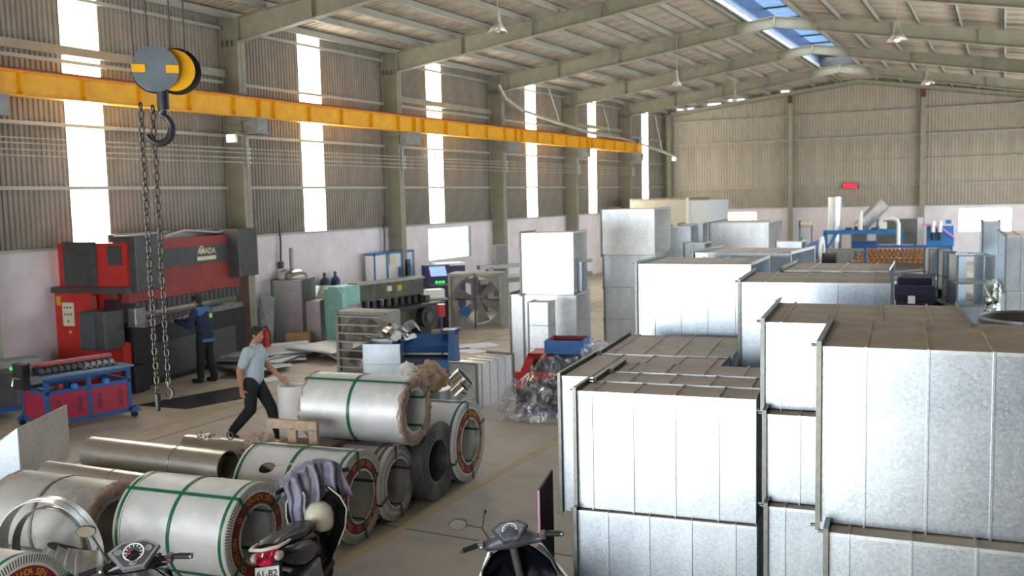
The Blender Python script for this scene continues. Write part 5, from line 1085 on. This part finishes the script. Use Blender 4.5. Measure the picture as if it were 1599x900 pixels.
    q = MB(); q.prism([(-.785, .675), (-.78, .68), (-.845, .525), (-.85, .53)], -.095, .095, 'yz')
    q.build('number_plate', M_plate, t)
    if style == 'B':
        q = MB(); ang = math.atan2(.063, .15); mt = T(0, -.8175, .606) @ Matrix.Rotation(pi/2-ang, 4, 'X'); 
        put_text(q, '61-B2', mt @ T(0, .008, .006), .07, .008); put_text(q, '123.45', mt @ T(0, -.075, .006), .0, .008) if 0 else None
        q.build('plate_characters', M_ink, t)
    MB().bev((-.06, -.55, .2), (.12, .02, .45), .04).build('engine', M_dst, t); MB().cyl((.13, -.9, .3), (.12, -.35, .26), .045, .035, 14).build('exhaust', M_blk, t); MB().tube([(-.08, -.1, .28), (-.24, -.05, .01)], .012, 6).build('side_stand', M_blk, t)
    MB().box((-.1, .0, .24), (.1, .34, .29)).build('floor_board', M_blk, t)
    for sx in (-1, 1): MB().cyl((sx*.1, -.25, .33), (sx*.22, -.25, .33), .015, n=8).build('foot_peg', M_rub, t)
    # handlebar cluster
    hc = M_black_gl if style == 'A' else (M_gryp if style == 'C' else M_blk)
    q = MB(); q.m = S; vs = []; rows = ((-.2, .965, .035, .055), (-.13, .98, .055, .09), (-.06, 1.0, .08, .115), (0, 1.005, .09, .125), (.06, 1.0, .08, .115), (.13, .975, .05, .08), (.2, .955, .03, .05)); n = 14
    for xx, zc, hh, hy in rows:
        for i in range(n): a = 2*pi*i/n; vs.append((xx, .46+hy*cos(a), zc+hh*sin(a)))
    q.add(vs, [(j*n+i, j*n+(i+1) % n, (j+1)*n+(i+1) % n, (j+1)*n+i) for j in range(len(rows)-1) for i in range(n)]+[tuple(range(n)), tuple(range((len(rows)-1)*n, len(rows)*n))[::-1]], True); q.build('handlebar_cover', hc, t)
    # dial panel tilted to the rider
    D_ = S @ T(0, .40, 1.055) @ Matrix.Rotation(R(38), 4, 'X') @ Matrix.Scale(1.4 if style == 'A' else 1.1, 4)
    q = MB(); q.m = D_; pts = [(-.12, .03), (-.06, .075), (.06, .075), (.12, .03), (.05, -.075), (-.05, -.075)]; q.prism(pts, -.02, .008, 'xy'); q.build('dial_surround', M_gryp if style != 'A' else M_silver, t)
    q = MB(); q.m = D_; q.prism([(a*.84, b*.84) for a, b in pts], .008, .0105, 'xy'); q.build('dial_glass', M_dash if style != 'A' else M_char, t)
    q = MB(); q.m = D_; q.pipe((0, .01, .0105), (0, .01, .013), .05, .044, 28)
    for k in range(9):
        a = R(210-k*30); q.m = D_ @ T(0, .01, 0) @ Matrix.Rotation(a, 4, 'Z'); q.box((.03, -.0015, .0105), (.042, .0015, .0125))
    q.build('speedometer', M_white, t); q = MB(); q.m = D_ @ T(0, .01, 0) @ Matrix.Rotation(R(200), 4, 'Z'); q.box((0, -.0015, .0125), (.036, .0015, .014)); q.build('needle', M_ledr, t)
    if style == 'A':
        q = MB(); q.m = D_; q.cyl((-.07, .02, .0105), (-.07, .02, .013), .018, n=14); q.cyl((.07, .02, .0105), (.07, .02, .013), .018, n=14); q.cyl((0, -.045, .0105), (0, -.045, .013), .02, n=14); q.build('small_dial', M_dash, t)
    for sx in (-1, 1):
        q = MB(); q.m = S; q.tube([(sx*.15, .45, .975), (sx*.24, .42, .99), (sx*.345, .38, .985)], .012, 10); q.build('handlebar', M_blk, t)
        q = MB(); q.m = S
        pts = [(sx*(.245+.11*i/9), .42-.04*i/9-.002, .991-.006*i/9) for i in range(10)]; q.tube(pts, [.018+.0022*(i % 2) for i in range(10)], 12); q.build('grip', M_rub, t)
        q = MB(); q.m = S; q.cyl((sx*.355, .378, .984), (sx*.372, .371, .983), .016, n=12); q.build('bar_end', M_dst, t)
        q = MB(); q.m = S; q.bev((sx*.2, .39, .96), (sx*.245, .46, 1.01), .008); q.build('switch_box', M_gryp if style != 'A' else M_blk, t)
        q = MB(); q.m = S; q.tube([(sx*.22, .46, .985), (sx*.28, .485, .98), (sx*.37, .46, .97)], .006, 8); q.build('brake_lever', M_silver, t)
        for (pz, m) in ((1.0, M_ledr if sx > 0 else M_plate),): q = MB(); q.m = S; q.cyl((sx*.222, .38, .985), (sx*.222, .39, .985), .009, n=8); q.build('switch_button', mat('dull_red', '9a2020') if sx > 0 else M_plate, t)
    mirrors = {'A': (-1,), 'B': (-1,), 'C': (-1,)}[style]
    for sx in mirrors:
        q = MB(); q.m = S
        if style == 'C': q.tube([(-.16, .45, 1.0), (-.2, .47, 1.09), (-.31, .50, 1.125)], .006, 8); q.tube([(-.2, .47, 1.09), (-.175, .5, 1.17), (-.165, .5, 1.19)], .006, 8); q.ell((-.16, .5, 1.2), (.014, .014, .014), 10, 8)
        elif style == 'B': q.tube([(-.12, .47, 1.0), (-.1, .5, 1.16), (-.27, .52, 1.19)], .007, 8)
        else: q.tube([(-.17, .45, 1.0), (-.24, .5, 1.15), (-.27, .52, 1.2)], .007, 8)
        q.build('mirror_stalk', M_blk if style != 'B' else M_pipe, t)
        mc = {'C': (-.37, .5, 1.14), 'B': (-.33, .52, 1.19), 'A': (-.30, .52, 1.235)}[style]
        q = MB(); q.m = S @ T(*mc) @ Matrix.Rotation(R(12), 4, 'X') @ Matrix.Rotation(R(-12), 4, 'Z'); vs = [(.07*cos(a)*(1+.08*sin(2*a)), 0, .045*sin(a)) for a in [2*pi*i/24 for i in range(24)]]
        q.add(vs+[(v[0]*.9, .02, v[2]*.9) for v in vs], [tuple(range(24))]+[tuple(range(24, 48))[::-1]]+[(i, 24+i, 24+(i+1) % 24, (i+1) % 24) for i in range(24)]); q.build('mirror_shell', M_mirfr if style == 'B' else M_blk, t)
        q.v = []; q.f = []; q.sm = []; q.add([(v[0]*.92, -.002, v[2]*.92) for v in vs], [tuple(range(24))]); q.build('mirror_glass', M_mirror, t)
    return t, S
sb, SB = scooter('black scooter with ivory trim and a raincoat over its handlebars, seen from behind', -5.06, 6.06, R(20.7), -.15, .78, M_black_gl, M_blk, 'B')
scooter('grey and white scooter with its mirror up, at bottom centre beside the ducts', -2.737, 5.508, R(24.6), -.17, 0, M_black_gl, M_black_gl, 'C')
scooter('glossy black scooter with a dial cluster at the bottom left', -4.859, 4.101, R(41.2), -.079, 0, M_black_gl, M_silver, 'A')
bpy.context.view_layer.update()
WB = sb.matrix_world.copy()
# raincoat over the handlebars
nx, ny = 70, 60; vs = []
for j in range(ny+1):
    v = j/ny
    for i in range(nx+1):
        u = i/nx; x = -.27+.55*u; zc_ = 1.04+.10*math.exp(-(x/.17)**2); drop_r = .36+.07*sin(u*5.2+.6)+.035*sin(u*17) ; drop_f = .14+.05*sin(u*6)
        s_ = v*(drop_r+drop_f+.08)-drop_f
        fold = .028*sin(u*21+2.0*v)*min(1, abs(s_)*6)+.018*sin(u*43+5*v)
        if s_ < 0: y = .53+.02+fold; z = zc_+s_
        elif s_ < .1: y = .55-s_*2.2; z = zc_+.02*sin(s_/.1*pi)
        else: y = .33+fold-.04*(s_-.1); z = zc_-(s_-.1)
        z += .02*noise.noise(Vector((u*7, v*6, 2)))+(.05*max(0, 1-abs(u-.8)/.2)); y += .02*noise.noise(Vector((u*6, v*5, 7)))
        x2 = x+.03*noise.noise(Vector((u*4, v*4, 11)))+.05*(v-.4)*(u-.5)
        vs.append(WB @ (SB @ Vector((x2, y, z))))
c0 = sum(vs, Vector())/len(vs); mb = MB(); mb.add([v-c0 for v in vs], [(j*(nx+1)+i, j*(nx+1)+i+1, (j+1)*(nx+1)+i+1, (j+1)*(nx+1)+i) for j in range(ny) for i in range(nx)], True)
rc = thing('raincoat', 'lilac grey raincoat thrown over the handlebars of the ivory trimmed scooter', 'raincoat', c0)
o = mb.build('coat_cloth', M_cloth, rc); md = o.modifiers.new('s', 'SOLIDIFY'); md.thickness = .004
mb = MB(); sl = [WB @ (SB @ Vector((-.20+.07*u+.01*sin(9*v), .30+.03*sin(7*u+v), .95-.28*v))) - c0 for v in [k/8 for k in range(9)] for u in [k/6 for k in range(7)]]
mb.add(sl, [(j*7+i, j*7+i+1, (j+1)*7+i+1, (j+1)*7+i) for j in range(8) for i in range(6)], True); o = mb.build('white_lining', M_clothw, rc); md = o.modifiers.new('s', 'SOLIDIFY'); md.thickness = .004
# helmet hung below
hm = thing('helmet', 'ivory half helmet hanging between seat and leg shield under the raincoat', 'helmet', WB @ Vector((.06, .28, .70)), R(10)); MB().lathe([(.0, .13), (.06, .122), (.11, .08), (.13, .02), (.13, -.05), (.12, -.1), (.112, -.1), (.12, 0), (.05, .11)], 28).build('shell', M_ivory, hm); MB().tube([(-.12, 0, -.09), (-.08, 0, -.2), (0, 0, -.24), (.08, 0, -.2), (.12, 0, -.09)], .006, 6).build('strap', M_blk, hm)

# ------------------------------------------------------------------ people (local +x = facing, y = left)
def remesh(o, vox, smooth=2):
    m = o.modifiers.new('r', 'REMESH'); m.mode = 'VOXEL'; m.voxel_size = vox; m.use_smooth_shade = True
    s = o.modifiers.new('s', 'SMOOTH'); s.iterations = smooth; s.factor = .5
def limb(mb, pts, rs):
    for i in range(len(pts)-1): mb.cap(pts[i], pts[i+1], rs[i], rs[i+1])
def hand(mb, w_, d, side, curl=.5, sc_=1.):
    """palm and five fingers; w_ wrist, d finger direction; side +1 left hand"""
    w_ = Vector(w_); d = Vector(d).normalized(); lat = Vector((1, 0, 0)) if abs(d.x) < .75 else Vector((0, 0, 1)); lat = (lat - d*lat.dot(d)).normalized(); nrm = d.cross(lat)*side
    pc = w_+d*.045; mb.cap(w_-d*.01, w_+d*.03, .024, .027, 10)
    for k in range(4): mb.cap(w_+d*.015+lat*(k-1.5)*.012, w_+d*.08+lat*(k-1.5)*.019, .014, .012, 8)
    for k, L in enumerate((.062, .074, .07, .054)):
        b = w_+d*.085+lat*(1.5-k)*.019; p = b; dd = d.copy(); r_ = .0088
        for s in range(3):
            dd = (dd*cos(curl*.5*(s+.4))+nrm*sin(curl*.5*(s+.4))).normalized() if s else (dd+nrm*curl*.25).normalized()
            q = p+dd*L*(.45, .32, .23)[s]; mb.cap(p, q, r_, r_*.92, 8); p = q; r_ *= .93
    b = w_+d*.03+lat*.028; q = b+(d*.6+lat*.75+nrm*.35).normalized()*.036; mb.cap(b-lat*.01, q, .0125, .0105, 8); mb.cap(q, q+(d*.9+lat*.25+nrm*.3).normalized()*.03, .0105, .0085, 8)
def head(mb, c, yaw, nod):
    m = mb.m; mb.m = T(*c) @ Rz(yaw) @ Matrix.Rotation(nod, 4, 'Y')
    mb.ell((0, 0, .02), (.092, .073, .1)); mb.ell((.012, 0, -.03), (.072, .06, .085)); mb.ell((.045, 0, -.072), (.035, .036, .032))     # skull, face, chin
    mb.cap((.085, 0, .005), (.103, 0, -.028), .0085, .0135, 8); mb.ell((.092, 0, -.033), (.013, .018, .009), 8, 6)                    # nose
    mb.ell((.076, .03, .012), (.016, .02, .008), 8, 6); mb.ell((.076, -.03, .012), (.016, .02, .008), 8, 6)                            # brows
    mb.ell((.083, 0, -.055), (.012, .022, .006), 8, 6); mb.ell((.081, 0, -.066), (.012, .019, .007), 8, 6)                             # lips
    for s in (-1, 1): mb.ell((-.002, s*.076, -.015), (.018, .01, .03), 10, 8); mb.ell((.062, s*.032, -.03), (.02, .018, .018), 8, 6)    # ears, cheeks
    mb.m = m
def face_bits(t, c, yaw, nod):
    M_ = T(*c) @ Rz(yaw) @ Matrix.Rotation(nod, 4, 'Y')
    for s in (-1, 1):
        q = MB(); q.m = M_; q.ell((.081, s*.03, -.002), (.008, .012, .0065), 10, 8); q.build('eye', M_white, t); q = MB(); q.m = M_; q.ell((.0875, s*.03, -.002), (.0035, .005, .005), 8, 6); q.build('iris', M_ink, t)
        q = MB(); q.m = M_; q.tube([(.086, s*.018, .017), (.09, s*.03, .021), (.082, s*.046, .016)], .003, 5); q.build('eyebrow', M_hair, t)
def hair(t, c, yaw, nod, vol=1.):
    q = MB(); q.m = T(*c) @ Rz(yaw) @ Matrix.Rotation(nod, 4, 'Y'); q.ell((-.012, 0, .045), (.097*vol, .08*vol, .088*vol)); q.ell((-.045, 0, .01), (.065, .077, .09)); rr = random.Random(3)
    for i in range(26):
        a = rr.uniform(-1.2, 1.2); q.ell((.04+.03*cos(a)*rr.random(), .055*sin(a), .095+.02*rr.random()-.02*abs(a)), (.028, .02, .022), 8, 6)
    for s in (-1, 1): q.ell((.02, s*.07, .02), (.025, .01, .03), 8, 6)
    o = q.build('hair', M_hair, t); remesh(o, .006, 1); return o
# walking man: facing to the right of the picture
wm_ = thing('person', 'man in a pale blue t-shirt and black trousers walking behind the coils', 'person', (-9.45, 10.16, 0), R(20))
HC = (.075, 0, 1.555); mb = MB()
mb.cap((.0, 0, .98), (.02, 0, 1.28), .1, .12); mb.cap((.02, -.1, 1.32), (.02, .1, 1.32), .08, .08); limb(mb, [(.02, 0, 1.36), (.055, 0, 1.47)], [.06, .052]); head(mb, HC, 0, .08)
limb(mb, [(.0, -.185, 1.33), (-.10, -.225, 1.07), (-.09, -.215, .83)], [.06, .048, .031]); hand(mb, (-.09, -.215, .82), (.12, .02, -1), -1, .6)
limb(mb, [(.03, .185, 1.33), (.13, .22, 1.08), (.33, .2, .90)], [.06, .048, .031]); hand(mb, (.335, .2, .895), (.75, -.05, -.55), 1, .7)
for s, kn, an, toe in ((1, (.2, .1, .50), (.3, .1, .10), (.45, .11, .04)), (-1, (-.02, -.1, .50), (-.3, -.1, .17), (-.22, -.1, .03))):
    limb(mb, [(0, s*.07, .9), kn, an], [.075, .058, .036]); limb(mb, [an, toe], [.036, .03])
o = mb.build('body', M_skin, wm_); remesh(o, .007, 2); face_bits(wm_, HC, 0, .08); hair(wm_, HC, 0, .08)
mb = MB(); mb.ell((.0, 0, .92), (.135, .175, .1)); mb.cap((.0, 0, .96), (.025, 0, 1.25), .15, .155); mb.cap((.02, -.12, 1.31), (.02, .12, 1.31), .09, .09); limb(mb, [(.02, 0, 1.34), (.035, 0, 1.41)], [.08, .06])
limb(mb, [(.0, -.17, 1.335), (-.06, -.208, 1.16)], [.075, .07]); limb(mb, [(.03, .17, 1.335), (.085, .208, 1.17)], [.075, .07])
for k in range(7): a = k*.9; mb.cap((.1*cos(a), .13*sin(a), .95), (.11*cos(a+.4), .13*sin(a+.4), 1.1+.02*k), .02, .015, 8)
o = mb.build('t_shirt', M_tee, wm_); remesh(o, .009, 3)
mb = MB(); mb.ell((0, 0, .92), (.115, .155, .09))
for s, kn, an in ((1, (.2, .1, .50), (.295, .1, .13)), (-1, (-.02, -.1, .50), (-.29, -.1, .2))): limb(mb, [(0, s*.085, .89), kn, an], [.108, .085, .068])
o = mb.build('trousers', M_trou, wm_); remesh(o, .01, 3)
for s, a, b in ((1, (.28, .1, .07), (.48, .11, .035)), (-1, (-.31, -.1, .13), (-.19, -.1, .035))): q = MB(); limb(q, [a, b], [.05, .038]); o = q.build('shoe', M_blk, wm_); remesh(o, .01, 2)
# worker at the press brake: facing the machine
wk = thing('person', 'worker in a navy jacket with lighter yoke bending sheet at the press brake', 'person', (-13.6, 13.36, 0), R(183))
HC = (.13, 0, 1.575); mb = MB()
mb.cap((0, 0, .98), (.04, 0, 1.3), .1, .12); mb.cap((.05, -.1, 1.36), (.05, .1, 1.36), .08, .08); limb(mb, [(.05, 0, 1.38), (.1, 0, 1.49)], [.06, .052]); head(mb, HC, -.2, .42)
for s, hnd in ((-1, (.50, -.05, 1.17)), (1, (.52, .22, 1.2))):
    limb(mb, [(.05, s*.19, 1.37), (.14, s*.25, 1.12), hnd], [.055, .042, .028]); hand(mb, hnd, (1, -.1*s, .0), s, .9)
for s in (-1, 1): limb(mb, [(0, s*.07, .9), (.02, s*.11, .52), (-.02+.06*s, s*.12, .1)], [.075, .058, .036]); limb(mb, [(-.02+.06*s, s*.12, .09), (.13+.06*s, s*.13, .04)], [.036, .03])
o = mb.build('body', M_skin, wk); remesh(o, .007, 2); face_bits(wk, HC, -.2, .42); hair(wk, HC, -.2, .42, 1.04)
mb = MB(); mb.ell((0, 0, .9), (.155, .18, .12)); mb.cap((0, 0, .96), (.04, 0, 1.28), .155, .155); mb.cap((.045, -.12, 1.36), (.045, .12, 1.36), .092, .092); limb(mb, [(.05, 0, 1.38), (.075, 0, 1.46)], [.085, .066])
for s, hnd in ((-1, (.47, -.06, 1.165)), (1, (.49, .215, 1.195))): limb(mb, [(.05, s*.18, 1.375), (.14, s*.25, 1.12), hnd], [.08, .066, .05])
for k in range(8): a = k*.8; mb.cap((.12*cos(a), .14*sin(a), .92), (.13*cos(a+.3), .14*sin(a+.3), 1.15), .02, .016, 8)
o = mb.build('work_jacket', M_jack, wk); remesh(o, .009, 3)
mb = MB(); mb.cap((.04, -.13, 1.385), (.04, .13, 1.385), .088, .088); mb.cap((.0, -.12, 1.36), (.0, .12, 1.36), .075, .075); o = mb.build('jacket_yoke', M_jackl, wk); remesh(o, .009, 2)
q = MB(); q.pipe((0, 0, .80), (.0, 0, .86), .172, .15, 32); q.build('jacket_hem', M_jackl, wk, label='lighter blue hem band'); q = MB(); q.bev((-.1, -.11, 1.25), (-.085, -.03, 1.33), .006); q.m = I4 = Matrix.Identity(4); q.v = [v+Vector((-.015, 0, 0)) for v in q.v]; q.build('shoulder_patch', M_hiv, wk, label='lime green shoulder patch')
for s, hnd in ((-1, (.50, -.05, 1.17)), (1, (.52, .22, 1.2))): q = MB(); hand(q, hnd, (1, -.1*s, .0), s, .9); q.v = [Vector(hnd)+(v-Vector(hnd))*1.12 for v in q.v]; o = q.build('glove', M_glove, wk); remesh(o, .008, 1)
mb = MB(); mb.ell((0, 0, .94), (.12, .155, .09))
for s in (-1, 1): limb(mb, [(0, s*.088, .9), (.02, s*.11, .52), (-.02+.06*s, s*.12, .1)], [.11, .085, .07])
o = mb.build('trousers', M_trou, wk); remesh(o, .01, 3)
for s in (-1, 1): q = MB(); limb(q, [(-.04+.06*s, s*.12, .055), (.15+.06*s, s*.13, .04)], [.05, .04]); o = q.build('shoe', M_blk, wk); remesh(o, .01, 2)

# ------------------------------------------------------------------ second level: hang small pieces on the part that carries them
CARRY = {'push_button': 'control_panel', 'warning_triangle': 'control_column', 'data_plate': 'control_column', 'box_door': 'electric_box', 'vent_slot': 'maroon_panel', 'lens': 'lamp_head',
         'display': 'housing', 'dial_glass': 'dial_surround', 'speedometer': 'dial_surround', 'needle': 'dial_surround', 'small_dial': 'dial_surround', 'mirror_glass': 'mirror_shell', 'wheel_rim': 'tyre',
         'switch_button': 'switch_box', 'plate_characters': 'number_plate', 'lettering': 'label_ring', 'round_mark': 'label_ring', 'guard_slot': 'edge_guard', 'maker_lettering': 'dark_band', 'maker_plate': 'dark_band',
         'maker_ring': 'dark_band', 'iris': 'eye', 'screen': 'console', 'green_lamp': 'console', 'wheel_hub': 'flywheel', 'bearing_block': 'table_plate', 'warning_mark': 'cheek_plate', 'shoulder_patch': 'work_jacket',
         'jacket_hem': 'work_jacket', 'jacket_yoke': 'work_jacket', 'spool_flange': 'spool', 'bar_end': 'handlebar', 'grip': 'handlebar', 'bed_front_plate': 'bed', 'hopper_liner': 'blue_hopper', 'hopper_floor': 'blue_hopper',
         'flange_lip': 'end_flange', 'indicator_lens': 'tail_lamp', 'lit_button': 'body', 'tin_base': 'tin', 'cleat': 'post', 'stiffener': 'girder', 'rail': 'girder'}
def cen(o): return sum((Vector(c) for c in o.bound_box), Vector())/8
for root in [o for o in list(COL.objects) if o.parent is None and o.type == 'EMPTY']:
    kids = list(root.children); by = {}
    for k in kids: by.setdefault(k.name.split('.')[0], []).append(k)
    for child, host in CARRY.items():
        hosts = [h for h in by.get(host, []) if h.location.length < 1e-6 and abs(h.rotation_euler.z) < 1e-6] if host in by else []
        for c in by.get(child, []):
            if hosts: c.parent = min(hosts, key=lambda h: (cen(h)-(cen(c)+c.location)).length)
